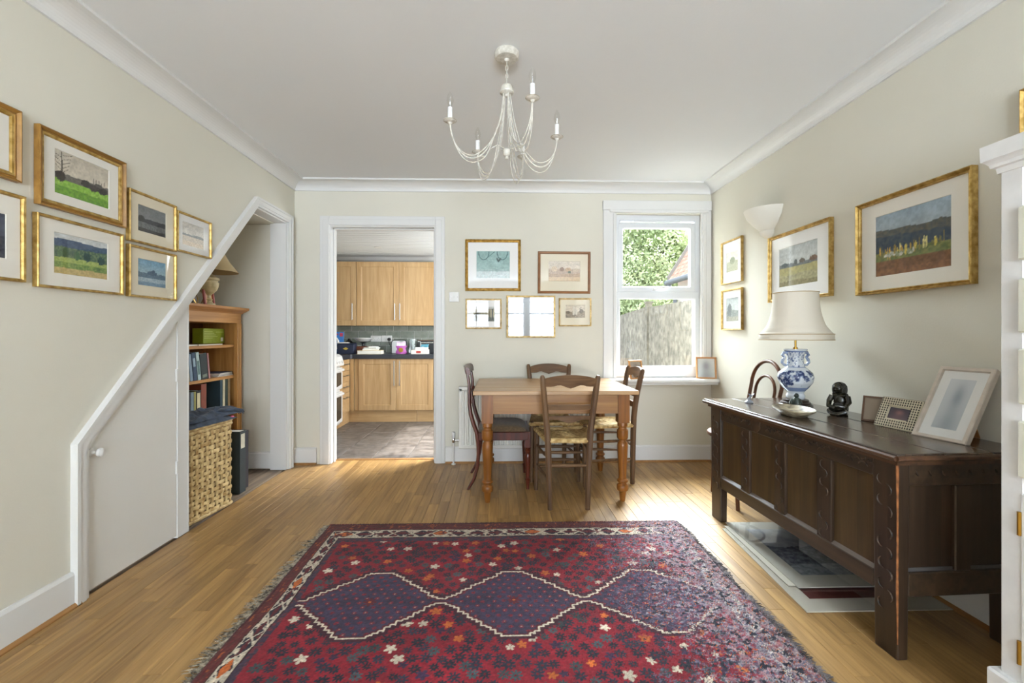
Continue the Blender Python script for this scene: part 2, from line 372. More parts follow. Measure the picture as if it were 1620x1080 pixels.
# kitchen doorway lining and architrave
def arch_strip(mb, poly_outer, poly_inner): pass
t = MB()
t.box(DX0-.03, DX0, YB-.005, YB+.135, 0, DZ+.03); t.box(DX1, DX1+.03, YB-.005, YB+.135, 0, DZ+.03); t.box(DX0, DX1, YB-.005, YB+.135, DZ, DZ+.03)
t.box(DX0, DX0+.012, YB+.05, YB+.08, 0, DZ); t.box(DX1-.012, DX1, YB+.05, YB+.08, 0, DZ); t.box(DX0, DX1, YB+.05, YB+.08, DZ-.012, DZ)
A = .082
for a, th, g in ((A, .014, .012), (A-.03, .02, .014), (.022, .017, .010)):
    t.box(DX0-g-a, DX0-g, YB-th, YB, 0, DZ+g+a); t.box(DX1+g, DX1+g+a, YB-th, YB, 0, DZ+g+a); t.box(DX0-g, DX1+g, YB-th, YB, DZ+g, DZ+g+a)
struct(t, 'trim_4', mTrim, 'white architrave round the kitchen doorway', bevel=.003)
struct(MB().box(DX0, DX1, YB+.11, YB+.15, -.012, .006), 'trim_5', mBead, 'oak threshold strip of the kitchen doorway', bevel=.003)
# under-stairs opening: architrave, linings, post, door
t = MB()
def band(w0, w1, th):
    """a band of the architrave between offsets w0 (inner) and w1 (outer) from the opening edge"""
    s2 = math.tan(PI/8)
    def off(w): # outline of the opening pushed out by w
        d = Vector((3.375-2.0, 2.06-.645)).normalized(); n = Vector((-d.y, d.x))
        a = Vector((2.0, .645))+n*w; yl = 2.0-w; zt = 2.06+w
        z1 = a.y+(yl-a.x)*d.y/d.x; y2 = a.x+(zt-a.y)*d.x/d.y
        return [(yl, 0), (yl, z1), (y2, zt), (3.85+w, zt), (3.85+w, 0)]
    o, i = off(w1), off(w0)
    for k in range(4):
        q = [o[k], o[k+1], i[k+1], i[k]]; t.prism(q, 'x', XL, XL+th)
band(0.001, .0645, .018); band(.018, .05, .024); band(.05, .066, .03)
struct(t, 'trim_6', mTrim, 'white architrave following the stair slope and round the recess')
t = MB(); t.box(XL-WT-.03, XL, 3.838, 3.87, 0, 2.06); t.box(XL-WT-.03, XL, 3.35, 3.86, 2.05, 2.075)
struct(t, 'trim_7', mTrim, 'white lining board of the recess opening')
def slope(y): return .645+(y-2.0)*(2.06-.645)/(3.375-2.0)
t = MB().prism([(2.572, 0), (2.657, 0), (2.657, slope(2.657)), (2.572, slope(2.572))], 'x', XL-.06, XL-.006)
t.box(XL-.06, XL-.004, 2.652, 2.66, 0, 1.3)
struct(t, 'trim_8', mTrim, 'white post beside the under-stairs door')
dr = struct(MB().prism([(2.006, .012), (2.568, .012), (2.568, slope(2.568)-.004), (2.006, slope(2.006)-.004)], 'x', XL-.04, XL-.012), 'door_1', mDoor, 'white sloping-topped cupboard door under the stairs')
kx, ky, kz = px(151, 718, X=XL+.03)
R90 = Matrix.Rotation(PI/2, 4, 'Y')
MB().lathe([(.018, 0), (.018, .004), (.008, .008), (.007, .024), (.015, .03), (.019, .038), (.017, .047), (.009, .052), (0, .053)], (XL-.012, 2.043, .612), 18, R90).build('knob', mPlast, dr)
for zz in (.39, .9): MB().box(XL-.014, XL-.003, 2.56, 2.58, zz-.035, zz+.035).build('hinge', mTrim, dr, bevel=.003)
# recess shell
XRW = -2.45
struct(MB().box(XRW-.08, XRW, 2.62, 3.98, 0, 2.1), 'wall_recess_left', mWall, 'cream inner wall of the under-stairs recess')
struct(MB().box(XRW, XL-WT-.001, 3.868, 3.98, 0, 2.1), 'wall_recess_back', mWall, 'cream end wall of the recess')
struct(MB().box(XRW, XL-.06, 2.62, 2.655, 0, 2.0), 'wall_recess_front', mWall, 'cream partition beside the cupboard')
t = MB(); t.box(XRW, XL-WT, 3.32, 3.9, 2.045, 2.1); t.hexa([(XRW, 2.6, slope(2.6)), (XL-WT, 2.6, slope(2.6)), (XL-WT, 3.4, slope(3.4)), (XRW, 3.4, slope(3.4)), (XRW, 2.6, slope(2.6)+.06), (XL-WT, 2.6, slope(2.6)+.06), (XL-WT, 3.4, slope(3.4)+.06), (XRW, 3.4, slope(3.4)+.06)])
struct(t, 'ceiling_recess', mWall, 'sloping ceiling under the stairs')
struct(MB().box(XRW, XL+.0, 2.0, 3.9, -.05, -.0125), 'floor_recess', mRecess, 'bare floor of the recess')
fr_ = bpy.data.objects['floor_recess']
for i in range(6):
    MB().box(-.052, .052, -.95, .95, -.0124, -.002).build('floorboard', mRecess, fr_).location = (XRW+.06+i*.107, 2.93, 0)
skirt('baseboard_recess', [(XRW, XL-WT-.03)], 'x', 3.868, -1, bead=False)
# ------------------------------------------------------------------ rear window (casing, sill, frame, sashes, glass)
t = MB()
cx0, cx1, cz0, cz1 = .915, 1.866, .74, 2.305
t.box(cx0, WX0+.015, YB-.022, YB, cz0, cz1-.085); t.box(WX1-.015, cx1+.012, YB-.022, YB, cz0, cz1-.085)
t.box(cx0-.004, cx1+.015, YB-.026, YB, cz1-.085, cz1); t.box(WX0-.03, WX1+.05, YB-.034, YB, cz1-.105, cz1-.082)
t.box(WX0, WX0+.03, YB-.03, YB+.09, cz0, WZ1); t.box(WX1-.0, WX1+.03, YB-.03, YB+.0, cz0, WZ1)
struct(t, 'trim_9', mTrim, 'white casing round the garden window', bevel=.004)
t = MB().box(.90, XR, 3.83, YB+.09, .712, .742); t.box(.92, XR, 3.86, YB, .69, .713)
struct(t, 'trim_10', mTrim, 'white window sill', bevel=.006)
wn = struct(MB().rect_frame(WX1-WX0-.03, WZ1-.742, [(0, 0), (0, .06), (.05, .06), (.05, .012), (.042, 0)]).xf(Matrix.Translation(((WX0+WX1)/2+.015, YB+.035, (WZ1+.742)/2))), 'window_1', mPVC, 'white garden window with opening top sash')
gx0, gx1 = px(985, 400, Y=4.03)[0], px(1093, 400, Y=4.03)[0]; gz0, gz1 = px(1040, 453, Y=4.03)[2], px(1040, 361, Y=4.03)[2]
t = MB().rect_frame(gx1-gx0+.09, gz1-gz0+.1, [(0, .03), (0, -.012), (.008, -.018), (.045, -.018), (.05, -.008), (.05, .03)]).xf(Matrix.Translation(((gx0+gx1)/2, YB+.05, (gz0+gz1)/2)))
t.build('sash', mPVC, wn)
zt = px(1040, 461, Y=4.03)[2]; zb = px(1040, 472, Y=4.03)[2]
MB().box(WX0+.03, WX1-.01, YB+.03, YB+.09, zb-.004, zt).build('transom', mPVC, wn, bevel=.005)
MB().box(WX0+.03, WX1-.01, YB+.03, YB+.09, .742, .842).build('bottom_rail', mPVC, wn, bevel=.006)
MB().box(gx0, gx1, YB+.052, YB+.056, gz0, gz1).build('pane', mWinG, wn)
MB().box(WX0+.06, WX1-.03, YB+.06, YB+.064, .84, zb).build('pane', mWinG, wn)
MB().box(gx0+.10, gx1-.10, YB+.018, YB+.036, gz1+.052, gz1+.068).build('trickle_vent', mPVC, wn, bevel=.003)
hx = (gx0+gx1)/2+.02
t = MB(); t.box(hx-.06, hx-.01, YB+.014, YB+.032, gz0-.036, gz0-.014); t.tube([(hx-.04, YB+.012, gz0-.026), (hx-.03, YB-.012, gz0-.02), (hx+.0, YB-.016, gz0-.008), (hx+.08, YB-.012, gz0-.012)], [.008, .008, .007, .006], 8)
t.build('handle', mPlast, wn)
# ------------------------------------------------------------------ kitchen shell
KX0, KX1, KY1, KZ = -2.5, .35, 6.42, 2.2
struct(MB().box(KX0-.1, KX0, YB+.13, KY1+.1, 0, KZ+.1), 'wall_kitchen_left', mWall, 'kitchen left wall')
kb = struct(MB().box(KX0-.1, KX1+.1, KY1, KY1+.1, 0, KZ+.1), 'wall_kitchen_back', mGrout, 'kitchen back wall with sage tiles')
mGreyW = M('grey_kitchen_paint', '#A9ABA6', .7)
MB().box(KX0, KX1, KY1-.004, KY1, 1.3, KZ).build('painted_band', mGreyW, kb)
t = MB()
for q in [(YB+.13, 4.5, 0, KZ), (5.85, KY1, 0, KZ), (4.5, 5.85, 0, .95), (4.5, 5.85, 2.1, KZ)]: t.box(KX1, KX1+.1, q[0], q[1], q[2], q[3]+.0)
struct(t, 'wall_kitchen_right', mWall, 'kitchen right wall with a window opening')
kc = struct(MB().box(KX0-.1, KX1+.1, YB+.13, KY1+.1, KZ+.012, KZ+.1), 'ceiling_kitchen', mCeil, 'white boarded kitchen ceiling')
t = MB(); y = YB+.13
while y < KY1-.01: t.prism([(y+.002, KZ+.012), (y+.008, KZ), (y+.088, KZ), (y+.094, KZ+.012)], 'x', KX0, KX1); y += .096
t.build('ceiling_boards', mCeil, kc, kind='stuff')
t = MB().prism([(KY1-.045, KZ), (KY1, KZ), (KY1, KZ-.045), (KY1-.02, KZ-.045)], 'x', KX0, KX1); struct(t, 'trim_11', mTrim, 'white cornice strip over the kitchen units')
dl = thing('downlight', 'small round white downlight in the kitchen ceiling', 'light', (px(598, 391, Z=KZ)[0], px(598, 391, Z=KZ)[1], KZ))
MB().lathe([(.03, -.004), (.045, -.006), (.047, 0)], n=20, caps=False).build('rim', mWhite, dl)
MB().lathe([(.001, -.003), (.03, -.004)], n=20).build('lamp_glass', mMountW, dl)
kf = struct(MB().box(KX0, KX1, YB+.13, KY1, -.05, -.012), 'floor_kitchen', M('tile_joint', '#4A4542', .8), 'grey slate-tiled kitchen floor')
t0 = None; xx = -1.475-.317*4
while xx < KX1:
    yy = 5.28-.6*2+random.choice((0, 0)); 
    for j in range(5):
        x0, x1, y0, y1 = max(xx, KX0)+.002, min(xx+.317, KX1)-.002, max(yy, YB+.15)+.002, min(yy+.6, KY1)-.002
        if x1-x0 > .03 and y1-y0 > .03:
            MB().box(-(x1-x0)/2, (x1-x0)/2, -(y1-y0)/2, (y1-y0)/2, -.012, 0).build('tile', mTileF, kf, bevel=.002).location = ((x0+x1)/2, (y0+y1)/2, 0)
        yy += .6
    xx += .317
for r in range(5):
    z = .87+r*.1; xx = KX0-(.097 if r % 2 else 0)-.05
    while xx < -.45:
        x0 = max(xx, KX0); x1 = xx+.194
        MB().box(-(x1-x0)/2+.0025, (x1-x0)/2-.0025, -.008, 0, -.0475, .0475).build('tile', mTileW, kb, bevel=.002).location = ((x0+x1)/2, KY1, z+.05)
        xx += .194
# ------------------------------------------------------------------ pictures
def land(nu, nv, sky, layers, seed=0, blobs=(), mott=.12, lines=()):
    """paints a small landscape: sky gradient, layered ridges (base, amp, freq, colour, colour2), blobs (x, y, rx, ry, colour)"""
    u, v = np.meshgrid(np.linspace(0, 1, nu+1), np.linspace(0, 1, nv+1))
    asp = nu/nv; c = np.empty(u.shape+(3,)); a, b = np.array(sky[0], float), np.array(sky[1], float)
    c[:] = b+(a-b)*v[..., None]; c += (fbm(u*4*asp, v*7, seed+9)[..., None]-.47)*40
    for i, (base, amp, fq, c1, c2) in enumerate(layers):
        ridge = base+amp*(fbm(u*fq, u*0+3.3, seed+i*7)-.47)*2; m = v < ridge
        n = fbm(u*26*asp, v*30, seed+i*5+2)[..., None]
        col = np.array(c1, float)+(np.array(c2, float)-np.array(c1, float))*np.clip((n-.3)*2.5, 0, 1); c[m] = col[m]
    for (x, y, rx, ry, cc) in blobs:
        d = ((u-x)/rx)**2+((v-y)/ry)**2; e = fbm(u*34*asp, v*34, seed+3); m = d < .35+1.0*e
        c[m] = np.array(cc, float)*(.75+.5*fbm(u*60*asp, v*60, seed+4)[m][:, None])
    for (x, y, x2, y2, wd_, cc) in lines:
        px_, py = u-x, v-y; dx, dy = x2-x, y2-y; L = dx*dx+dy*dy; tt = np.clip((px_*dx+py*dy)/L, 0, 1)
        m = np.hypot((px_-tt*dx)*asp, py-tt*dy) < wd_; c[m] = cc
    c *= 1+(fbm(u*20*asp, v*20, seed+11)[..., None]-.47)*mott*2
    return np.clip(c, 0, 255)
def art_park(nu, nv):
    ln = [(.13, .3, .12, .98, .012, (70, 62, 55))]
    for k in range(9): ln.append((.125, .5+k*.05, .125+(-1)**k*(.10+.01*k), .62+k*.045, .006, (95, 88, 80)))
    for k in range(5): ln.append((.7+.05*k, .4, .7+.055*k, .64+.03*(k % 2), .006, (80, 75, 70)))
    return land(nu, nv, ((196, 188, 172), (208, 198, 180)), [(.50, .05, 6, (120, 116, 108), (96, 92, 86)), (.36, .02, 3, (126, 176, 58), (158, 198, 92)), (.2, .03, 3, (120, 168, 52), (92, 140, 48))], 1,
        [(.1, .42, .1, .13, (62, 58, 54)), (.55, .44, .1, .1, (58, 56, 52)), (.7, .4, .1, .1, (64, 60, 56)), (.88, .4, .12, .1, (52, 50, 46)), (.8, .5, .1, .05, (90, 86, 80))], lines=ln)
def art_hills(nu, nv):
    return land(nu, nv, ((196, 200, 200), (216, 212, 200)), [(.86, .06, 3, (84, 100, 124), (62, 80, 106)), (.7, .06, 6, (116, 132, 98), (70, 92, 78)), (.42, .02, 2, (150, 168, 88), (178, 188, 112)), (.30, .01, 2, (104, 130, 70), (150, 168, 90)), (.15, .03, 3, (200, 176, 120), (180, 160, 104))], 2,
        [(.2, .55, .07, .14, (70, 96, 68)), (.4, .5, .06, .12, (84, 112, 78)), (.6, .52, .08, .13, (62, 84, 78)), (.88, .48, .08, .12, (56, 78, 74)), (.1, .5, .05, .1, (92, 118, 84)), (.82, .24, .05, .05, (92, 118, 70))])
def art_dusk(nu, nv):
    return land(nu, nv, ((112, 116, 118), (142, 142, 140)), [(.52, .06, 5, (64, 66, 68), (50, 52, 54)), (.36, .02, 2, (122, 124, 124), (92, 94, 96)), (.14, .08, 3, (60, 60, 58), (74, 74, 70))], 3, [(.12, .5, .12, .12, (56, 58, 58)), (.9, .45, .12, .08, (62, 64, 64))])
def art_blue(nu, nv):
    return land(nu, nv, ((118, 160, 186), (176, 190, 186)), [(.5, .06, 6, (98, 122, 138), (82, 108, 128)), (.3, .02, 3, (166, 182, 190), (140, 162, 176)), (.14, .02, 3, (122, 148, 166), (100, 128, 150))], 4, [(.5, .5, .2, .09, (74, 100, 122)), (.55, .56, .06, .1, (70, 96, 118))])
def art_beach(nu, nv):
    return land(nu, nv, ((206, 202, 194), (222, 216, 204)), [(.52, .06, 5, (150, 152, 148), (130, 134, 132)), (.42, .01, 2, (214, 202, 184), (196, 184, 168)), (.2, .02, 2, (222, 206, 184), (206, 188, 164))], 5)
def art_navy(nu, nv): return land(nu, nv, ((60, 66, 84), (96, 100, 110)), [(.5, .1, 4, (40, 46, 62), (70, 74, 84))], 6)
def art_swags(nu, nv):
    ln = []
    for cx, w in ((.22, .16), (.78, .16)):
        for a in range(8):
            p = [(cx+w*math.cos(PI+PI*t/8), .98+.30*math.sin(PI+PI*t/8)) for t in (a, a+1)]; ln.append((p[0][0], p[0][1], p[1][0], p[1][1], .016, (78, 108, 108)))
    ln += [(.3, .74, .55, .98, .012, (88, 118, 116)), (.66, .62, .62, .72, .03, (84, 100, 98)), (.66, .62, .72, .72, .03, (84, 100, 98)), (.0, .26, 1, .26, .01, (90, 120, 120)), (0, .3, 1, .3, .006, (190, 206, 202))]
    return land(nu, nv, ((142, 174, 170), (160, 186, 180)), [(.25, .01, 2, (206, 214, 212), (190, 206, 204))], 7, lines=ln)
def art_town(nu, nv):
    return land(nu, nv, ((214, 204, 190), (222, 210, 192)), [(.62, .07, 9, (178, 156, 136), (202, 184, 164)), (.38, .05, 6, (190, 166, 138), (160, 134, 112)), (.2, .01, 2, (214, 190, 156), (206, 182, 150))], 8,
        [(.18, .6, .1, .17, (214, 196, 170)), (.42, .6, .08, .12, (150, 126, 110)), (.62, .58, .1, .12, (196, 168, 138)), (.66, .45, .05, .06, (96, 110, 96)), (.85, .55, .09, .1, (206, 190, 168))])
def art_house(nu, nv):
    ln = [(.2, .85, .95, .85, .02, (84, 86, 84)), (.9, .1, .9, .85, .03, (70, 74, 76)), (.22, .1, .22, .8, .03, (96, 98, 92))]
    for k in range(4): ln.append((.3+.15*k, .35, .3+.15*k, .7, .04, (120, 112, 92)))
    return land(nu, nv, ((192, 192, 184), (200, 198, 188)), [(.84, .01, 9, (150, 146, 124), (176, 168, 140)), (.3, .08, 6, (88, 92, 88), (132, 132, 118))], 9, [(.15, .4, .14, .22, (104, 100, 84))], lines=ln)
def art_church(nu, nv):
    ln = [(.42, .3, .42, .8, .09, (214, 208, 194)), (.56, .3, .56, .62, .08, (206, 198, 182)), (.75, .3, .8, .85, .02, (90, 82, 72)), (.85, .3, .7, .8, .015, (96, 88, 78))]
    return land(nu, nv, ((206, 194, 176), (214, 202, 184)), [(.5, .12, 8, (136, 122, 104), (176, 162, 142)), (.26, .06, 7, (110, 100, 88), (190, 176, 156))], 10, [(.12, .42, .12, .12, (120, 108, 94)), (.82, .5, .12, .2, (112, 102, 90))], lines=ln)
def art_leafy(nu, nv): return land(nu, nv, ((212, 208, 192), (206, 202, 186)), [(.5, .12, 5, (150, 154, 128), (178, 176, 150)), (.2, .04, 3, (170, 170, 140), (150, 152, 130))], 12, [(.5, .55, .25, .2, (132, 140, 116))])
def art_grey(nu, nv): return land(nu, nv, ((150, 158, 160), (190, 192, 188)), [(.45, .1, 5, (104, 112, 112), (140, 146, 140)), (.2, .04, 3, (150, 150, 136), (130, 132, 122))], 13, [(.25, .5, .2, .3, (96, 104, 106))])
def art_field(nu, nv):
    return land(nu, nv, ((176, 182, 182), (200, 200, 192)), [(.56, .05, 6, (120, 124, 120), (104, 110, 108)), (.48, .02, 3, (176, 166, 112), (160, 156, 112)), (.3, .08, 3, (150, 146, 110), (176, 168, 128)), (.12, .05, 4, (128, 122, 88), (150, 140, 104))], 14,
        [(.15, .55, .1, .06, (92, 100, 98)), (.45, .58, .05, .07, (96, 100, 96)), (.62, .58, .08, .06, (112, 104, 92)), (.9, .58, .1, .07, (120, 98, 80))])
def art_moor(nu, nv):
    q = random.Random(5); bl = []
    for k in range(26):
        x_ = .06+.9*k/26+q.uniform(-.03, .03); h_ = q.uniform(.03, .12); y_ = .36+.06*x_+q.uniform(-.02, .04)
        bl.append((x_, y_, q.uniform(.008, .02), h_, q.choice([(206, 186, 96), (196, 160, 80), (216, 206, 140), (150, 132, 76), (120, 116, 78)])))
    for k in range(22): bl.append((.05+.5*q.random(), .30+.05*q.random(), q.uniform(.01, .035), q.uniform(.015, .04), q.choice([(206, 204, 190), (188, 190, 176), (150, 158, 130)])))
    return land(nu, nv, ((150, 168, 182), (188, 188, 180)), [(.74, .1, 3, (86, 92, 92), (108, 104, 92)), (.58, .14, 2.5, (62, 76, 92), (84, 92, 96)), (.38, .03, 5, (100, 112, 72), (136, 138, 84)), (.24, .02, 3, (136, 100, 72), (112, 84, 62)), (.1, .02, 3, (150, 108, 76), (124, 92, 70))], 15, bl)
FR = {  # frame width, depth, profile
 'flat': lambda w, d: [(0, 0), (0, -d), (w*.25, -d-.003), (w*.75, -d-.001), (w, -d+.006), (w, 0)],
 'scoop': lambda w, d: [(0, 0), (0, -d-.004), (w*.2, -d-.006), (w*.3, -d-.002), (w*.55, -d+.006), (w*.8, -d+.002), (w*.9, -d+.003), (w, -d+.008), (w, 0)]}
def picture(wall, a, z, w, h, label, fw, mat, art=None, mount=None, mm=None, style='flat', depth=.018, group=None, slip=None, tilt=0, off=(0, 0), aw=None, mirror=False, name='framed_picture', cat='picture'):
    """a = coordinate along the wall, z = centre height; parts are built facing -y and turned to the wall"""
    if wall == 'back': loc, rz = (a, YB-.003, z), 0
    elif wall == 'left': loc, rz = (XL+.003, a, z), PI/2
    else: loc, rz = (XR-.003, a, z), -PI/2
    r = thing(name, label, cat, loc, rz, group); r.rotation_euler = (0, tilt, rz)
    MB().rect_frame(w, h, FR[style](fw, depth)).build('frame', mat, r)
    iw, ih = w-2*fw+.004, h-2*fw+.004
    if slip: MB().rect_frame(iw, ih, [(0, -.002), (0, -depth+.004), (slip[0]*.6, -depth+.005), (slip[0], -depth+.009), (slip[0], -.002)]).build('slip', slip[1], r, label='inner slip'); iw -= 2*slip[0]-.004; ih -= 2*slip[0]-.004
    if mirror:
        MB().box(-iw/2, iw/2, -.007, -.003, -ih/2, ih/2).build('mirror_glass', mMirror, r); return r
    if art:
        ml, mr_, mt, mbm = mount; x0, x1, z0, z1 = -iw/2+ml, iw/2-mr_, -ih/2+mbm, ih/2-mt
        mb = MB(); o, i = [(-iw/2, -ih/2), (iw/2, -ih/2), (iw/2, ih/2), (-iw/2, ih/2)], [(x0, z0), (x1, z0), (x1, z1), (x0, z1)]; b = .0018
        j = [(x0-b, z0-b), (x1+b, z0-b), (x1+b, z1+b), (x0-b, z1+b)]
        V = [(p[0], -.0075, p[1]) for p in o]+[(p[0], -.0075, p[1]) for p in j]+[(p[0], -.005, p[1]) for p in i]
        mb.add(V, [(k, (k+1) % 4, (k+1) % 4+4, k+4) for k in range(4)]+[(k+4, (k+1) % 4+4, (k+1) % 4+8, k+8) for k in range(4)])
        mb.build('mount', mm or mMount, r)
        nu, nv = 84, max(20, int(84*(z1-z0)/(x1-x0)))
        g = MB().grid(lambda u, v: (x0+(x1-x0)*u, -.0045, z0+(z1-z0)*v), nu, nv, False)
        q = g.build('print', mArt, r, fix=False); setcol(q, tolin(art(nu, nv).reshape(-1, 3)))
    else: MB().box(-iw/2, iw/2, -.007, -.003, -ih/2, ih/2).build('mount', mm or mMount, r)
    MB().box(-iw/2, iw/2, -.0105, -.009, -ih/2, ih/2).build('glass', mPaneM if wall == 'right' else mPane, r)
    return r
G1 = 'gilt framed watercolours on the left wall'
picture('left', 1.985, 1.779, .405, .305, 'largest gilt framed park scene with bare tree and bright grass on left wall', .020, mGoldW, art_park, (.048, .052, .036, .040), style='scoop', group=G1, slip=(.012, mGold))
picture('left', 1.977, 1.452, .40, .284, 'gilt framed blue hills and tan field below the park scene on left wall', .011, mGold, art_hills, (.070, .067, .050, .055), group=G1)
picture('left', 2.368, 1.700, .318, .25, 'small gilt framed grey lake at dusk on left wall', .011, mGold, art_dusk, (.058, .058, .050, .054), group=G1, mm=mMountC)
picture('left', 2.368, 1.434, .318, .25, 'small gilt framed blue sky over misty trees, below the grey lake picture', .011, mGold, art_blue, (.058, .058, .049, .054), group=G1, mm=mMountC)
picture('left', 2.680, 1.696, .296, .222, 'smallest gilt framed pale beach scene, nearest the stair slope on left wall', .011, mGold, art_beach, (.046, .049, .038, .038), group=G1, mm=mMountW)
picture('left', 1.50, 1.814, .44, .262, 'gilt framed picture with plain ivory mount cut by left edge, upper one', .022, mGoldW, art_beach, (.08, .10, .06, .06), style='scoop', group=G1, slip=(.012, mGold))
picture('left', 1.53, 1.479, .415, .317, 'gilt framed picture with a dark navy scene cut by left edge, lower one', .012, mGold, art_navy, (.07, .050, .07, .07), group=G1)
def onb(x0, y0, x1, y1):
    a = px(x0, y1, Y=3.985); b = px(x1, y0, Y=3.985); return ((a[0]+b[0])/2, (a[2]+b[2])/2, b[0]-a[0], b[2]-a[2])
G2 = 'framed pictures above the dining table'
q = onb(736, 379, 824, 460); picture('back', *q, 'gilt framed teal drawing of hanging swags, upper left above dining table', .025, mGold, art_swags, (.075, .075, .078, .09), style='scoop', group=G2, mm=mMountW)
q = onb(851, 398, 934, 464); picture('back', *q, 'brown wood framed sepia town view, upper right above dining table', .022, mBrownFr, art_town, (.075, .07, .065, .09), group=G2, mm=mMountC, tilt=.005)
q = onb(736.5, 472.5, 793.5, 520); picture('back', *q, 'small thin gilt framed dark building etching, left of the framed mirror', .013, mGoldP, art_house, (.058, .05, .06, .055), group=G2, mm=mMountW)
q = onb(801, 467.5, 878.5, 534); picture('back', *q, 'gilt framed mirror with bright window reflection, centre of the lower row on back wall', .017, mGoldP, mirror=True, name='framed_mirror', cat='mirror')
q = onb(884, 471.5, 935.5, 516); picture('back', *q, 'small pale gilt framed sepia church etching, right of the framed mirror', .013, mGoldP, art_church, (.05, .045, .05, .065), group=G2, mm=mMountC)
G3 = 'gilt framed pictures on the right wall'
picture('right', 3.618, 1.714, .322, .350, 'small gilt framed leafy study, upper of two beside the window', .013, mGold, art_leafy, (.06, .06, .085, .085), group=G3, mm=mMountW)
picture('right', 3.616, 1.326, .32, .330, 'small gilt framed grey woodland print, lower of two beside the window', .013, mGold, art_grey, (.055, .055, .06, .06), group=G3, mm=mMountW)
picture('right', 2.805, 1.567, .59, .445, 'gilt framed marsh landscape partly behind the lampshade on right wall', .02, mGold, art_field, (.082, .106, .078, .078), style='scoop', group=G3, mm=mMountW, depth=.022)
picture('right', 2.030, 1.561, .585, .467, 'large gilt framed moorland painting with yellow trees, right wall above photo frames', .02, mGold, art_moor, (.086, .084, .068, .068), style='scoop', group=G3, mm=mMount, depth=.024)
picture('right', 1.36, 1.80, .43, .40, 'gilt framed picture mostly hidden behind the white cabinet top', .018, mGold, art_leafy, (.07, .07, .07, .07), style='scoop', group=G3, depth=.022)
# ------------------------------------------------------------------ light switch, sconce, radiator
q = onb(710, 461.5, 726.5, 477.5); r = thing('light_switch', 'white square light switch between kitchen doorway and pictures', 'switch', (q[0], YB, q[1]))
MB().box(-.043, .043, -.009, 0, -.043, .043).build('plate', mPlast, r, bevel=.003)
MB().prism([(-.009, -.012), (-.013, -.012), (-.010, .012), (-.009, .012)], 'x', -.006, .006).build('rocker', mPlast, r)
for s in (-1, 1): MB().lathe([(.004, 0), (.004, .001)], (s*.03, -.009, 0), 10, Matrix.Rotation(PI/2, 4, 'X')).build('screw', mSteel, r)
sc = thing('wall_sconce', 'white plaster half-bowl uplighter above the two small pictures on right wall', 'light', (XR, 3.13, 1.83))
MB().lathe([(.02, -.005), (.05, .012), (.10, .06), (.14, .11), (.158, .155), (.16, .165), (.150, .165), (.135, .11), (.09, .06), (.04, .025), (.01, .02)], (0, 0, 0), 28, None, PI/2, 3*PI/2, caps=False).build('bowl', M('plaster_white', '#E2DFD4', .75), sc)
MB().lathe([(.001, -.035), (.03, -.028), (.055, -.008), (.062, .016)], (0, 0, 0), 20, None, PI/2, 3*PI/2).build('cup', M('plaster_white_cup', '#DDD9CD', .75), sc)
rd = thing('radiator', 'white panel radiator on the back wall behind the table', 'radiator', (.28, YB-.02, .14))
RW = .63; P = [(-RW, 0), (-RW, -.045)]; n = 30
for i in range(n):
    x = -RW+.03+i*(2*RW-.06)/n; s = (2*RW-.06)/n
    P += [(x, -.052), (x+s*.35, -.052), (x+s*.5, -.040), (x+s*.85, -.040)]
P += [(RW-.02, -.052), (RW, -.045), (RW, 0)]
t = MB().prism(P, 'z', .03, .50); t.build('panel', mRad, rd)
t = MB(); t.box(-RW, RW, -.056, 0, 0, .032); t.box(-RW, RW, -.056, 0, .498, .535); t.box(-RW, -RW+.03, -.056, 0, .02, .52); t.box(RW-.03, RW, -.056, 0, .02, .52); t.build('casing', mRad, rd, bevel=.004)
vx = px(717, 700, Y=3.93)[0]-.28
t = MB().tube([(vx, -.03, -.138), (vx, -.03, .055)], .008, 10); t.lathe([(.02, -.139), (.02, -.132), (.01, -.128)], (vx, -.03, 0), 14); t.build('supply_pipe', mWhite, rd)
t = MB().lathe([(.011, .05), (.014, .055), (.014, .085), (.011, .09)], (vx, -.03, 0), 12); t.tube([(vx, -.03, .07), (-RW+.01, -.03, .07)], .009, 10); t.build('valve', mChrome, rd)
MB().lathe([(.012, .09), (.016, .095), (.016, .135), (.012, .142)], (vx, -.03, 0), 14).build('valve_cap', mPlast, rd)
# ------------------------------------------------------------------ dining table
TX0, TX1, TY0, TY1, TZ = -.172, .922, 2.975, 3.83, .755
tb = thing('dining_table', 'rectangular pine dining table with turned legs and worn top', 'table', ((TX0+TX1)/2, (TY0+TY1)/2, 0))
cxm, cym = (TX0+TX1)/2, (TY0+TY1)/2
for k in range(4):
    y0 = TY0+(TY1-TY0)*k/4; y1 = TY0+(TY1-TY0)*(k+1)/4
    MB().box(TX0, TX1, y0+.0006, y1-.0006, TZ-.026, TZ).build('top_plank', mTableTop, tb, world=True, bevel=.003)
lx = (-.08+.0, .835); ly = (3.065, 3.745)
for yy in (ly[0]-.026, ly[1]+.002): MB().box(lx[0]+.03, lx[1]-.03, yy, yy+.024, TZ-.16, TZ-.026).build('apron', mApron, tb, world=True)
for xx in (lx[0]-.028, lx[1]+.004): MB().box(xx, xx+.024, ly[0], ly[1], TZ-.16, TZ-.026).build('apron', mApron, tb, world=True)
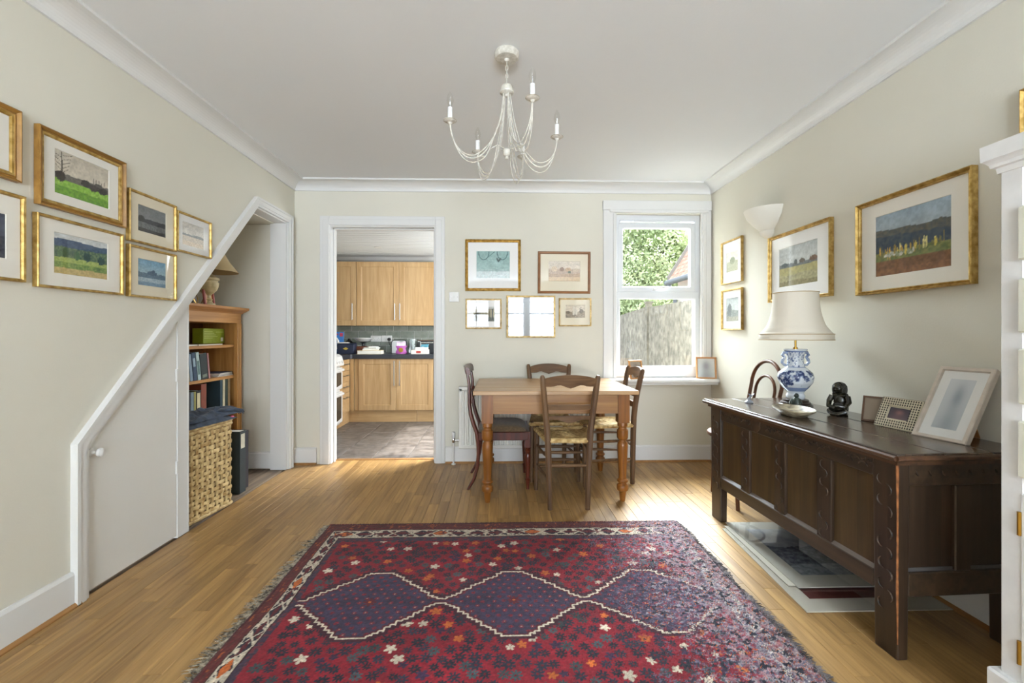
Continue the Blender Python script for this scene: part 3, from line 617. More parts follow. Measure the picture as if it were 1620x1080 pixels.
LP = [(.017, 0), (.020, .02), (.024, .062), (.026, .068), (.036, .074), (.0385, .085), (.0385, .105), (.034, .112), (.028, .117), (.027, .125), (.036, .132), (.038, .138), (.036, .145), (.027, .152), (.026, .17), (.031, .27), (.035, .345), (.036, .375), (.033, .395), (.024, .405), (.023, .412), (.032, .418), (.037, .428), (.038, .455), (.037, .48), (.031, .487), (.027, .493), (.027, .500), (.034, .508), (.034, .528), (.030, .534), (.030, .537)]
for xx in lx:
    for yy in ly:
        t = MB().lathe(LP, (xx, yy, 0), 24); t.box(xx-.038, xx+.038, yy-.038, yy+.038, .533, TZ-.026); t.build('leg', mLegPine, tb, world=True)
# ------------------------------------------------------------------ rush-seated ladder-back chairs (front faces local +y)
def posts_at(z): # half width and y of the rear posts at height z
    if z < .46: k = z/.46; return .121+.014*k, -.20-.004*k
    k = (z-.46)/.41; return .135+.042*k, -.204-.05*k*k-.01*k
def ladder_chair(label, loc, rz, mz, mx, group):
    r = thing('ladder_back_chair', label, 'chair', loc, rz, group)
    for s in (-1, 1):
        zs = [0, .1, .25, .40, .50, .6, .7, .8, .852, .868]
        MB().tube([(s*posts_at(z)[0], posts_at(z)[1], z) for z in zs], [.0165, .018, .02, .021, .021, .0205, .020, .019, .017, .011], 8, up=(1, 0, 0)).build('rear_post', mz, r)
        MB().tube([(s*.181, .175, 0), (s*.178, .175, .2), (s*.176, .172, .40), (s*.174, .17, .452), (s*.174, .17, .462)], [.014, .018, .0195, .02, .012], 8).build('front_leg', mz, r)
        for z, ry in ((.19, .009), (.33, .0095)):
            a = posts_at(z); MB().tube([(s*a[0], a[1], z), (s*(a[0]+.03), -.01, z), (s*.178, .174, z)], [ry*.7, ry*1.2, ry*.7], 8).build('side_stretcher', mx, r)
    for z, y, hw in ((.27, .174, .178), (.17, .174, .178)): MB().tube([(-hw, y, z), (0, y, z), (hw, y, z)], [.008, .0125, .008], 8).build('front_stretcher', mx, r)
    hw, yy = posts_at(.285); MB().tube([(-hw, yy, .285), (0, yy, .285), (hw, yy, .285)], [.008, .011, .008], 8).build('rear_stretcher', mx, r)
    def slat(z0f, z1f, th, n=16):
        mb = MB(); V = []; 
        for i in range(n+1):
            u = i/n*2-1; z0, z1 = z0f(u), z1f(u)
            for z in (z0, z1):
                h_, y_ = posts_at(z); bow = -.022*(1-u*u)
                V += [(u*(h_-.004), y_+bow-th/2, z), (u*(h_-.004), y_+bow+th/2, z)]
        F = []
        for i in range(n):
            a = i*4; b = a+4; F += [(a, b, b+2, a+2), (a+1, a+3, b+3, b+1), (a+2, b+2, b+3, a+3), (a, a+1, b+1, b)]
        F += [(0, 2, 3, 1), (n*4, n*4+1, n*4+3, n*4+2)]; return mb.add(V, F)
    slat(lambda u: .797+.012*math.exp(-((abs(u)-.42)/.16)**2)-.010*math.exp(-(u/.14)**2)-.0*u, lambda u: .845+.028*(1-abs(u)**2.2), .016).build('top_rail', mx, r)
    slat(lambda u: .648+.0*u, lambda u: .676+.005*(1-u*u), .013).build('back_slat', mx, r)
    slat(lambda u: .574-.01*math.cos(u*PI*1.5), lambda u: .603+.006*(1-u*u), .013).build('back_slat', mx, r)
    # rush seat: coils of a shrinking trapezoid
    mb = MB(); N = 15; A_ = [(-.142, -.205), (.142, -.205), (.190, .187), (-.190, .187)]; ctr = Vector((0, .005))
    for k in range(N):
        f = 1-k/N*.985; pts = []
        for q in A_: p = ctr+(Vector(q)-ctr)*f; pts.append(p)
        z = .447-.010*math.sin(PI*min(1, k/N*1.0))-(.0 if k else .006); rr = .0135 if k < 2 else .0125
        pl = []
        for j in range(4):
            a, b = pts[j], pts[(j+1) % 4]
            for m in range(5): c_ = a+(b-a)*(.02+.24*m); pl.append((c_.x, c_.y, z+.002*math.sin(m*1.7+k)))
        mb.tube(pl, rr, 6, closed=True)
    mb.build('rush_seat', mRush, r)
    return r
GC = 'rush seated ladder-back chairs at the dining table'
ladder_chair('dark wood ladder-back chair with rush seat, its back towards the rug', (.447, 3.12, 0), 0, mChair, mChairX, GC)
ladder_chair('dark ladder-back chair at the far side of table by the radiator', (.425, 3.645, 0), PI, mChair, mChairX, GC)
ladder_chair('ladder-back chair with pale rush seat at right end of table under the window', (.802, 3.53, 0), PI/2+.02, mChair, mChairX, GC)
# ------------------------------------------------------------------ mahogany sabre-leg chair at the left end
r = thing('sabre_leg_chair', 'dark red mahogany dining chair with sabre legs and brown cushion, left end of table', 'chair', (0, 3.51, 0))
pathp = [(740, 776), (745, 766), (750, 757), (755, 738), (757, 718), (756.5, 702), (754, 684), (749, 671), (744.5, 655), (742.5, 640), (742, 622), (742, 608), (740, 594), (737, 585)]
pp = [px(a, b, Y=3.30) for a, b in pathp]
rad = [.014, .016, .0175, .019, .020, .021, .021, .021, .020, .0185, .017, .016, .014, .012]
for yy in (3.31, 3.71): MB().tube([(p[0], yy, max(p[2], .003) if i else .0) for i, p in enumerate(pp)], rad, 8, flat=.75).build('sabre_leg', mMahog, r, world=True)
tx, tz = pp[-1][0], pp[-1][2]
t = MB(); V = []; N = 14
for i in range(N+1):
    u = i/N*2-1; yy = 3.51+u*.225; bow = -.028*(1-u*u)
    for dx, z in ((-.012, .835), (.012, .832), (.010, .86), (.002, .882), (-.014, .892), (-.024, .888), (-.02, .87)): V.append((pp[-3][0]+bow+dx-.002, yy, z))
F = [(i*7+j, i*7+(j+1) % 7, (i+1)*7+(j+1) % 7, (i+1)*7+j) for i in range(N) for j in range(7)]+[tuple(range(7)), tuple(reversed([N*7+j for j in range(7)]))]
t.add(V, F, True).build('crest_rail', mMahog, r, world=True)
t = MB(); V = []
for i in range(N+1):
    u = i/N*2-1; yy = 3.51+u*.19; bow = -.02*(1-u*u); wob = .012*math.cos(u*PI*2)
    for dx, z in ((-.009, .635-wob), (.009, .635-wob), (.009, .70+wob), (-.009, .70+wob)): V.append((pp[8][0]+.005+bow+dx-(.0 if z < .66 else .004), yy, z))
t.add(V, [(i*4+j, i*4+(j+1) % 4, (i+1)*4+(j+1) % 4, (i+1)*4+j) for i in range(N) for j in range(4)]+[(0, 1, 2, 3), (N*4, N*4+3, N*4+2, N*4+1)]).build('carved_splat', mMahog, r, world=True, bevel=.003)
sx0, sx1 = pp[5][0], .212
for yy in (3.295, 3.703): MB().box(sx0, sx1+.0, yy, yy+.024, .358, .418).build('seat_rail', mMahog, r, world=True, bevel=.004)
for xx in (sx0-.005, sx1-.012): MB().box(xx, xx+.024, 3.31, 3.71, .358, .418).build('seat_rail', mMahog, r, world=True, bevel=.004)
t = MB().grid(lambda u, v: (sx0+.012+(sx1-sx0-.012)*u, 3.305+.41*v, .405+.062*(max(0, 1-(2*u-1)**4)*max(0, 1-(2*v-1)**4))**.5), 16, 16)
t.box(sx0+.014, sx1-.004, 3.31, 3.71, .395, .41); t.build('seat_cushion', mCush, r, world=True)
FL = [(.011, 0), (.013, .03), (.015, .06), (.019, .068), (.019, .075), (.013, .08), (.014, .1), (.021, .22), (.022, .25), (.015, .262), (.021, .27), (.022, .282), (.015, .29), (.019, .298), (.019, .31)]
for yy in (3.317, 3.705):
    t = MB().lathe(FL, (sx1-.005, yy, 0), 16); t.box(sx1-.026, sx1+.014, yy-.02, yy+.02, .305, .42); t.build('front_leg', mMahog, r, world=True)
# ------------------------------------------------------------------ bentwood chair behind the chest
r = thing('bentwood_chair', 'brown bentwood chair with double hoop back behind the oak chest', 'chair', (1.66, 3.045, 0))
def hoop(x0, dx, y0, y1, zt, z0=.44, n=16):
    yc, hw = (y0+y1)/2, (y1-y0)/2; P = [(x0, y0, z0), (x0+dx*.3, y0-.004, z0+(zt-hw-z0)*.6)]
    for i in range(n+1): a = PI-PI*i/n; P.append((x0+dx*(.75+.25*math.sin(a)), yc+hw*1.06*math.cos(a), zt-hw+hw*math.sin(a)))
    return P+[(x0+dx*.3, y1+.004, z0+(zt-hw-z0)*.6), (x0, y1, z0)]
mBent = wood('bentwood_beech', '#452818', '#6E4428', 2, .4, .05, 30)
MB().tube(hoop(1.765, .065, 2.885, 3.215, .945), .0125, 10).build('back_hoop', mBent, r, world=True)
MB().tube(hoop(1.765, .055, 2.945, 3.155, .845), .010, 10).build('inner_hoop', mBent, r, world=True)
MB().lathe([(.17, .435), (.2, .44), (.203, .452), (.2, .462), (.17, .466)], (1.63, 3.05, 0), 28).build('seat', mBent, r, world=True)
for sx, sy in ((-1, -1), (-1, 1)): MB().tube([(1.63+sx*.104, 3.045+sy*.175, 0), (1.63+sx*.105, 3.045+sy*.15, .25), (1.63+sx*.11, 3.045+sy*.13, .44)], [.012, .015, .016], 10).build('leg', mBent, r, world=True)
for sy in (-1, 1): MB().tube([(1.815, 3.05+sy*.19, 0), (1.79, 3.05+sy*.178, .25), (1.765, 3.05+sy*.165, .45)], [.012, .014, .014], 10).build('leg', mBent, r, world=True)
MB().tube([(1.63+.15*math.cos(a*PI/12), 3.05+.15*math.sin(a*PI/12), .25) for a in range(24)], .008, 8, closed=True).build('leg_ring', mBent, r, world=True)
# ------------------------------------------------------------------ carved oak chest
ch = thing('oak_chest', 'long dark carved oak coffer on stile feet along the right wall', 'chest', (1.343, 2.165, 0), math.radians(-87.6))
HL, DP, HT = .636, .50, .70
LG = {}
for sx, ww in ((-1, .115), (1, .10)):
    for y0, y1, hh in ((0, .048, HT), (DP-.048, DP, HT)):
        a, b = (sx*HL, sx*(HL-ww)); x0, x1 = min(a, b), max(a, b)
        t = MB().hexa([(x0+.004, y0+.004, 0), (x1-.004, y0+.004, 0), (x1-.004, y1-.004, 0), (x0+.004, y1-.004, 0), (x0, y0, hh), (x1, y0, hh), (x1, y1, hh), (x0, y1, hh)])
        t.v[4:4] = []; t.build('stile', mOakDkZ, ch, bevel=.005, seg=2)
xi0, xi1 = -HL+.115, HL-.10
def rail(name, mat, x0, x1, y0, y1, z0, z1, bevel=.004): return MB().box(x0, x1, y0, y1, z0, z1).build(name, mat, ch, bevel=bevel)
rail('top_rail', mOakDk, xi0, xi1, .003, .04, .612, HT); rail('bottom_rail', mOakDk, xi0, xi1, .003, .04, .205, .272)
rail('back_board', mOakDk, xi0, xi1, DP-.035, DP-.015, .205, HT)
pw = (xi1-xi0-3*.083)/4
for k in range(4):
    x0 = xi0+k*(pw+.083); rail('front_panel', mPanel, x0-.004, x0+pw+.004, .018, .03, .268, .616, 0)
    if k < 3: rail('muntin', mOakDkZ, x0+pw, x0+pw+.083, .005, .036, .27, .614)
    MB().prism([(.004, .272), (.019, .272), (.019, .284)], 'x', x0, x0+pw).build('chamfer', M('worn_chamfer_%d' % k, '#6A6058', .4), ch, label='pale worn chamfer under panel')
for sx in (-1, 1):
    xo = sx*(HL-.008); xa, xb = min(xo, xo-sx*.03), max(xo, xo-sx*.03)
    rail('side_rail', mOakDk, xa, xb, .048, DP-.048, .60, HT); rail('side_rail', mOakDk, xa, xb, .048, DP-.048, .215, .30)
    rail('side_muntin', mOakDkZ, xa, xb, .225, .285, .30, .60)
    for y0, y1 in ((.046, .226), (.284, DP-.046)): rail('side_panel', mPanel if 0 else mOakDkZ, xo-sx*.02, xo-sx*.02+.006, y0, y1, .295, .606, 0)
    MB().prism([(.05, .30), (DP-.05, .30), (DP-.05, .312), (.05, .312)], 'x', xo-sx*.013-.003, xo-sx*.013+.003).build('chamfer', M('worn_side_chamfer', '#565250', .4), ch)
# carving: crescent gouges and lunettes
def arc(cx, cz, r, a0, a1, n=7): return [(cx+r*math.cos(a0+(a1-a0)*i/n), cz+r*math.sin(a0+(a1-a0)*i/n)) for i in range(n+1)]
mCarve = M('carved_groove', '#0C0805', .55, var=.3, ns=40, c2='#4A3524')
cv = MB(); rgc = random.Random(2)
def gouge(pts, y, rr=.0031):
    dx_, dz_ = rgc.uniform(-.003, .003), rgc.uniform(-.003, .003); pts = [(p[0]+dx_, p[1]+dz_) for p in pts]; rr *= rgc.uniform(.7, 1.2)
    if rgc.random() < .12: return
    cv.tube([(p[0], y, p[1]) for p in pts], [rr*.4]+[rr]*(len(pts)-2)+[rr*.4], 5)
for xc in (-HL+.057, HL-.05):
    for k in range(13): s = 1 if k % 2 else -1; gouge(arc(xc+s*.008, .17+k*.037, .02, -PI*.3 if s > 0 else PI*.7, PI*.5 if s > 0 else PI*1.5), .0005)
for k in range(3):
    xc = xi0+pw+.0415+k*(pw+.083)
    for j in range(9): s = 1 if j % 2 else -1; gouge(arc(xc+s*.005, .295+j*.036, .017, -PI*.4, PI*.5) if s > 0 else arc(xc+s*.005, .295+j*.036, .017, PI*.6, PI*1.5), .0045)
for k in range(30):
    xc = xi0+.02+k*.0355
    if abs(xc+.14) > .05: gouge(arc(xc, .632+.012*(k % 2), .022, PI*.1, PI*.9), .0025); gouge(arc(xc, .672, .012, PI*1.1, PI*1.9), .0025)
cv.build('carving', mCarve, ch, kind='stuff', label='carved crescents and lunettes')
cv = MB()
for k in range(8): cv.tube([(HL-.0075, .075+k*.05, .655), (HL-.0065, .078+k*.05, .645), (HL-.0075, .085+k*.05, .638)], [.002, .004, .003], 5)
cv.build('side_gouges', mCarve, ch, kind='stuff')
MB().tube([(HL-.001, .002, .06), (HL-.0005, .0, .25), (HL, .001, .5), (HL, .0, .69)], [.002, .004, .003, .005], 6).build('worn_edge', M('worn_corner', '#8A5630', .5, var=.4, ns=40), ch, label='orange-brown worn front corner')
xk = xi0+2*pw+.083+.02-.165
t = MB().prism([(xk-.045, .69), (xk+.045, .69), (xk+.042, .64), (xk+.012, .612), (xk-.02, .618), (xk-.042, .65)], 'y', -.0005, .01); t.build('lock_plate', M('old_lock_plate', '#4A3A2C', .5, metal=.4, var=.3, ns=30), ch, bevel=.004)
MB().tube(arc(xk, .655, .03, PI*1.0, PI*2.0), .002, 5).build('keyhole_scar', mOakEdge, ch) if 0 else None
for k in range(3):
    y0 = -.03+k*(DP+.035)/3; y1 = -.03+(k+1)*(DP+.035)/3
    MB().box(-HL-.03, HL+.03, y0+.0008, y1-.0008, HT, .724).build('lid_board', mOakTop, ch, bevel=.005, seg=2)
t = MB().tube([(-HL-.028, -.03, HT+.008), (HL+.028, -.03, HT+.008)], .010, 8); t.tube([(HL+.028, -.03, HT+.008), (HL+.028, DP, HT+.008)], .010, 8); t.tube([(-HL-.028, -.03, HT+.008), (-HL-.028, DP, HT+.008)], .010, 8)
t.box(-HL-.012, HL+.012, -.012, .0, HT-.02, HT); t.box(HL-.002, HL+.012, -.012, DP, HT-.02, HT)
t.build('lid_moulding', mOakEdge, ch)
CT = .7243
# ------------------------------------------------------------------ things on the chest
lm = thing('table_lamp', 'blue and white porcelain vase lamp with cream flared shade on oak chest', 'lamp', (1.655, 2.50, CT))
MB().lathe([(.082, 0), (.084, .012), (.076, .018), (.074, .026), (.066, .03), (.064, .04), (.056, .044), (.05, .044)], n=28).build('wooden_base', wood('lamp_base_wood', '#1D120C', '#3A2418', 0, .3, 0), lm)
vp = [(.042, .044), (.046, .05), (.047, .062), (.041, .075), (.043, .085), (.062, .105), (.083, .135), (.090, .165), (.083, .19), (.062, .21), (.044, .225), (.041, .245), (.042, .285), (.049, .305), (.058, .316), (.057, .322), (.045, .32), (.01, .318)]
V = MB().lathe(vp, n=56); 
mVase = vcol('glazed_porcelain', .12, .6)
# denser profile for the brushwork
zz = np.linspace(.044, .322, 90); rr = np.interp(zz, [p[1] for p in vp[:-2]], [p[0] for p in vp[:-2]])
V = MB().lathe([(float(a), float(b)) for a, b in zip(rr, zz)], n=110); vo = V.build('vase', mVase, lm, fix=True)
an = np.array([[math.atan2(v[1], v[0]), v[2]] for v in V.v]); u = an[:, 0]*4.6; w = an[:, 1]*60
base = np.tile(np.array([[206, 212, 218]], float), (len(an), 1)); nz = fbm(u*.62+11.3, w*.62+2, 5); nn = fbm(u*1.9+3, w*1.9, 8); belly = (an[:, 1] > .105) & (an[:, 1] < .205); neck_ = (an[:, 1] > .225) & (an[:, 1] < .305)
m2 = (nz > .46) & belly; base[m2] = (140, 154, 182)
m = (nz > .515) & belly & (nn > .36); base[m] = np.array([44, 56, 92])*(.7+.7*nn[m][:, None])
m = (np.abs(((u*.9+w*.25) % 1.0)-.5) < .13) & (nz > .44) & belly; base[m] = (52, 66, 106)
m = (nn > .55) & neck_; base[m] = (96, 112, 150)
for z0, z1 in ((.306, .312), (.101, .104), (.222, .225)): base[(an[:, 1] > z0) & (an[:, 1] < z1)] = (96, 118, 168)
base[(an[:, 1] < .112) & (an[:, 1] > .09)] = (126, 142, 176)
setcol(vo, tolin(np.clip(base, 0, 255)))
mPorc = M('blue_white_porcelain', '#C9D2DF', .15, spec=.6, var=.3, ns=60, c2='#7F93BC')
for s in (-1, 1):
    MB().tube([(s*.045*.98, -.0*s, .30), (s*.066, 0, .302), (s*.074, 0, .288), (s*.062, 0, .276), (s*.072, 0, .262), (s*.076, 0, .246), (s*.064, 0, .232), (s*.044, 0, .232)], [.007, .009, .0085, .008, .009, .008, .007, .006], 10).build('handle', mPorc, lm)
MB().lathe([(.012, .318), (.012, .33), (.0055, .333), (.0055, .40), (.013, .402), (.013, .44), (0, .441)], n=14).build('brass_stem', mBrass, lm)
SH = [(.180, .372), (.181, .374), (.180, .404), (.1785, .406), (.160, .424), (.142, .452), (.128, .49), (.119, .53), (.114, .57), (.112, .61), (.111, .635)]
t = MB().lathe(SH+[(.109, .635), (.110, .61), (.117, .53), (.140, .452), (.176, .406), (.178, .374)], n=48, caps=False); t.f += [tuple((k*48+i) for k, i in ((0, j), (0, (j+1) % 48), (len(SH)+5, (j+1) % 48), (len(SH)+5, j))) for j in range(48)]; t.sm += [True]*48
t.build('lamp_shade', mShade, lm)
for z, rr_ in ((.405, .181), (.373, .182), (.635, .112)): MB().tube([(rr_*math.cos(a*PI/24), rr_*math.sin(a*PI/24), z) for a in range(48)], .0022, 6, closed=True).build('trim_braid', M('shade_braid', '#B9A27A', .8), lm)
t = MB(); 
for a in range(3): t.tube([(.0, 0, .615), (.110*math.cos(a*2.09), .110*math.sin(a*2.09), .63)], .0016, 5)
t.build('shade_carrier', mBrass, lm)
# kneeling figure
mSt = M('polished_black_stone', '#17150F', .18, spec=.6, var=.4, ns=25, c2='#2E2A1E')
f = thing('stone_figure', 'black polished stone figure of a crouching person hugging knees, on oak chest', 'sculpture', (1.70, 2.23, CT), math.radians(-62))
t = MB().ell((0, .008, .035), (.036, .034, .038)); t.ell((0, .012, .07), (.031, .026, .045))
t.tube([(-.03, .004, .096), (0, .01, .102), (.03, .004, .096)], [.014, .02, .014], 10)
for s in (-1, 1):
    t.tube([(s*.034, .004, .095), (s*.044, -.004, .068), (s*.036, -.026, .045), (s*-.002, -.042, .042+.006*s)], [.013, .0125, .0115, .009], 10)
    t.tube([(s*.018, .0, .02), (s*.03, -.026, .018), (s*.014, -.038, .01), (s*-.012, -.036, .010)], [.018, .016, .012, .010], 10)
    t.ell((s*-.010, -.044, .008), (.016, .010, .008))
t.lathe([(.001, 0), (.034, 0), (.038, .006), (.034, .014)], (0, 0, 0), 18)
t.tube([(0, .006, .1), (0, -.004, .115)], [.014, .013], 10); t.build('body', mSt, f)
t = MB().ell((0, -.008, .134), (.026, .028, .026)); t.ell((0, -.036, .129), (.005, .006, .007)); t.ell((0, -.032, .118), (.009, .006, .003))
for s in (-1, 1): t.ell((s*.010, -.034, .137), (.005, .004, .003)); t.ell((s*.026, -.006, .131), (.004, .007, .009))
t.build('head', mSt, f)
MB().lathe([(.031, .112), (.033, .128), (.031, .146), (.022, .159), (.008, .165), (0, .1655)], (0, .003, 0), 20, None, PI*-.28, PI*1.28).build('hair', M('grooved_stone_hair', '#1E1A12', .3, spec=.5, bump=.6, bs=220), f)
f = thing('stone_figurine', 'small dark green seated stone figurine in front of the vase lamp', 'sculpture', (1.585, 2.385, CT), math.radians(-60))
mGr = M('green_soapstone', '#26302A', .3, spec=.5, var=.3, ns=30, c2='#46524A')
t = MB().lathe([(.026, 0), (.028, .012), (.025, .03), (.02, .05), (.016, .062), (.010, .067)], n=18, sx=1, sy=.8)
for s in (-1, 1): t.tube([(s*.017, 0, .058), (s*.027, -.008, .038), (s*.018, -.022, .022), (0, -.024, .02)], [.007, .0075, .006, .005], 8); t.ell((s*.014, -.014, .01), (.013, .02, .01))
t.build('body', mGr, f)
MB().ell((0, -.003, .077), (.0125, .0135, .0135)).build('head', mGr, f)
# oval dish
d = thing('oval_dish', 'shallow oval mottled stone dish near the lamp on oak chest', 'dish', (1.47, 2.235, CT), math.radians(80))
t = MB().lathe([(.55, 0), (.62, .003), (.72, .012), (.98, .030), (1.0, .034), (.985, .037), (.94, .034), (.70, .018), (.5, .013), (0.001, .012)], n=40, sx=.085, sy=.085)
t.v = [(x*1.62, y, z) for x, y, z in t.v]; t.build('bowl', M('mottled_stone', '#6E604A', .35, var=.3, ns=30, c2='#B0A488'), d)
# whale tail ornament
w_ = thing('whale_tail_ornament', 'little silver-grey whale tail ornament at far end of oak chest', 'ornament', (1.47, 2.64, CT), math.radians(-70))
t = MB().lathe([(.001, 0), (.021, 0), (.024, .006), (.016, .014), (.008, .018)], n=16); t.tube([(-.004, 0, .012), (-.002, 0, .022), (.006, 0, .034), (.016, 0, .044)], [.012, .010, .006, .004], 10)
for s in (-1, 1): t.tube([(.012, 0, .040), (.018, s*.012, .05), (.014, s*.024, .058)], [.006, .007, .001], 8, flat=.4)
t.build('tail', M('grey_glaze', '#8C9096', .15, spec=.6, var=.15, ns=30), w_)
def standing_frame(name, label, base_mid, rz, w, h, lean, fw, depth, mat, art=None, mount=None, mm=None, strut=mBrFr, group=None, strut_len=None, mpic=None):
    """a photo frame leaning back; local -y is the front, bottom edge of the front at the origin"""
    r = thing(name, label, 'photo frame', base_mid, rz, group); R = Matrix.Rotation(-lean, 4, 'X'); T = R@Matrix.Translation((0, 0, h/2))
    MB().rect_frame(w, h, [(0, depth), (0, 0), (fw*.15, -.003), (fw*.85, -.003), (fw, .004), (fw, depth)]).xf(T).build('frame', mat, r)
    MB().box(-w/2+.004, w/2-.004, depth-.004, depth, -h/2+.004, h/2-.004).xf(T).build('backing', strut, r)
    if mount:
        MB().box(-w/2+fw-.002, w/2-fw+.002, .007, .0085, -h/2+fw-.002, h/2-fw+.002).xf(T).build('mount', mm or mMountW, r)
    x = w/2-fw-(mount or -.001); z = h/2-fw-(mount or -.001)
    g = MB().grid(lambda u, v: (-x+2*x*u, .0062, -z+2*z*v), 40, 40, False).xf(T); q = g.build('photo', mArt, r, fix=False); setcol(q, tolin(art(40, 40).reshape(-1, 3)))
    MB().box(-w/2+fw-.002, w/2-fw+.002, .003, .004, -h/2+fw-.002, h/2-fw+.002).xf(T).build('glass', mPane, r)
    top = R@Vector((0, depth, h*.68)); L = top.y+ (strut_len or .10)
    yb = top.y+(strut_len or h*.35)
    MB().hexa([(-w*.13, yb-.004, .0), (w*.13, yb-.004, .0), (w*.13, yb, .0), (-w*.13, yb, .0), (-w*.07, top.y-.002, top.z), (w*.07, top.y-.002, top.z), (w*.07, top.y+.003, top.z), (-w*.07, top.y+.003, top.z)]).build('strut', strut, r)
    return r
def blur_photo(c1, c2, c3, cx=.5, cy=.6, r=.22):
    def fn(nu, nv):
        u, v = np.meshgrid(np.linspace(0, 1, nu+1), np.linspace(0, 1, nv+1)); c = np.array(c1, float)+(np.array(c2, float)-np.array(c1, float))*(1-v)[..., None]
        k = np.exp(-(((u-cx)/r)**2+((v-cy)/(r*1.2))**2))[..., None]; c = c*(1-k)+np.array(c3, float)*k
        k = np.exp(-(((u-cx)/(r*1.5))**2+((v-.1)/(.3))**2))[..., None]*.6; return c*(1-k)+np.array(c3, float)*k*.9
    return fn
mHide = M('brown_leather_frame', '#5A3D28', .5, var=.15, ns=20)
b0 = px(1410, 675, Z=CT)
r = thing('folding_frame_wing', 'plain brown leather frame leaf standing behind the studded ivory frame', 'photo frame', (1.722, 2.045, CT), math.radians(-52))
R = Matrix.Rotation(-.35, 4, 'X')@Matrix.Translation((0, 0, .062)); MB().rect_frame(.10, .12, [(0, .008), (0, 0), (.008, -.001), (.008, .008)]).xf(R).build('frame', mHide, r); MB().box(-.046, .046, .003, .006, -.056, .056).xf(R).build('panel', M('taupe_panel', '#8A7A68', .6), r)
r = standing_frame('studded_photo_frame', 'square ivory frame with rows of dark dots, on oak chest', (1.695, 1.915, CT), math.radians(-81), .172, .135, .41, .042, .018, M('ivory_frame', '#CFC6AC', .5), blur_photo((70, 66, 78), (96, 84, 92), (150, 110, 112)), strut=mHide)
t = MB(); R = Matrix.Rotation(-.41, 4, 'X')@Matrix.Translation((0, 0, .0675))
for i in range(17):
    for j in range(12):
        x, z = -.079+i*.158/16, -.060+j*.12/11
        if max(abs(x)/.0475, abs(z)/.029) > 1.0: t.box(x-.0021, x+.0021, -.0042, -.002, z-.0034, z+.0034)
t.xf(R).build('inlay_dots', mBlackIn, r, kind='stuff')
MB().rect_frame(.174, .137, [(-.0005, .0185), (-.0005, .001), (.002, .0015), (.002, .0185)]).xf(R).build('dark_edge', mBlackIn, r)
r = standing_frame('white_photo_frame', 'large pale wood photo frame leaning back beside the white cabinet', (1.683, 1.705, CT), math.radians(-79), .185, .315, .52, .016, .020, M('limed_wood', '#CBBFB2', .5, var=.06, ns=40), blur_photo((205, 208, 210), (190, 196, 198), (150, 158, 168), .55, .62, .2), .034, strut=mBrFr, strut_len=.06)
# photo frames on the sill
standing_frame('sill_photo_frame', 'small wooden photo frame at left end of the window sill, behind a chair', (1.185, 3.875, .7425), .35, .135, .165, .20, .014, .012, mBrFr, blur_photo((150, 140, 126), (170, 160, 148), (110, 96, 88)), group=None)
standing_frame('sill_photo_frame', 'wooden photo frame at right end of the window sill by the wall', (1.79, 3.885, .7425), -.30, .165, .19, .20, .014, .012, mBrFr, blur_photo((206, 206, 200), (188, 192, 188), (140, 136, 138)), group=None)
# ------------------------------------------------------------------ unframed boards on the floor below the chest
def board(label, pts, z, th, mat, art=None, inset=None):
    r = thing('mounted_print', label, 'print', (pts[0][0], pts[0][1], z), 0, 'mounted prints under the chest')
    MB().prism(pts, 'z', z, z+th).build('board', mat, r, world=True)
    if art:
        a, b, c, d_ = [Vector((p[0], p[1])) for p in pts]; i = inset
        def fn(u, v):
            u = i+(1-2*i)*u; v = i+(1-2*i)*v; p = (a*(1-u)+b*u)*(1-v)+(d_*(1-u)+c*u)*v; return (p.x, p.y, z+th+.0006)
        g = MB().grid(fn, 60, 60, False); q = g.build('print', mArt, r, world=True, fix=False); setcol(q, tolin(art(60, 60).reshape(-1, 3)))
        MB().prism(pts, 'z', z+th+.0012, z+th+.0022).build('film', mPane, r, world=True, label='clear wrapping film')
    return r
mBoard = M('greige_mount_board', '#BDB7A8', .6)
board('widest greige mount board at the bottom of the prints under oak chest', [(1.245, 1.81), (1.86, 1.81), (1.86, 2.62), (1.29, 2.60)], .001, .004, mBoard, lambda a, b: land(a, b, ((120, 70, 60), (96, 44, 38)), [(.6, .02, 2, (150, 146, 140), (170, 166, 158)), (.12, .01, 2, (96, 50, 44), (84, 40, 36))], 31), .11)
board('middle mount board with thin cream edge in the prints under oak chest', [(1.285, 1.99), (1.855, 2.0), (1.855, 2.63), (1.31, 2.62)], .0085, .003, mBoard)
board('film-wrapped grey seascape print on top of the boards under oak chest', [(1.315, 1.965), (1.85, 1.965), (1.85, 2.64), (1.335, 2.655)], .013, .004, M('grey_mount_board', '#B3B0A4', .5), lambda a, b: land(a, b, ((168, 172, 176), (120, 126, 136)), [(.55, .15, 3, (70, 74, 86), (120, 126, 134)), (.2, .1, 3, (150, 156, 160), (110, 118, 124))], 32), .14)
# ------------------------------------------------------------------ white painted cabinet at the right edge
CX, CY = 1.425, 1.253
cb = thing('painted_cabinet', 'tall white painted cabinet with small drawers and hinged doors at right edge', 'cabinet', (CX, .80, 0))
mCab = M('chalk_white_cabinet', '#E0E0DF', .5, var=.04, ns=14, bump=.06, bs=40); mDrw = M('cream_drawer_front', '#DBDACB', .5, var=.05, ns=10, bump=.05, bs=40)
y0c, y1c = .45, CY
t = MB()
t.box(CX, XR-.03, y1c-.022, y1c, .02, 1.60); t.box(CX, XR-.03, y0c, y0c+.022, .02, 1.60); t.box(XR-.045, XR-.03, y0c, y1c, .02, 1.6)
t.build('carcass', mCab, cb, world=True, bevel=.003)
t = MB(); t.box(CX-.002, CX+.02, y1c-.056, y1c+.001, .1, 1.60); t.box(CX-.002, CX+.02, y0c-.001, y0c+.05, .1, 1.60)
dz = []
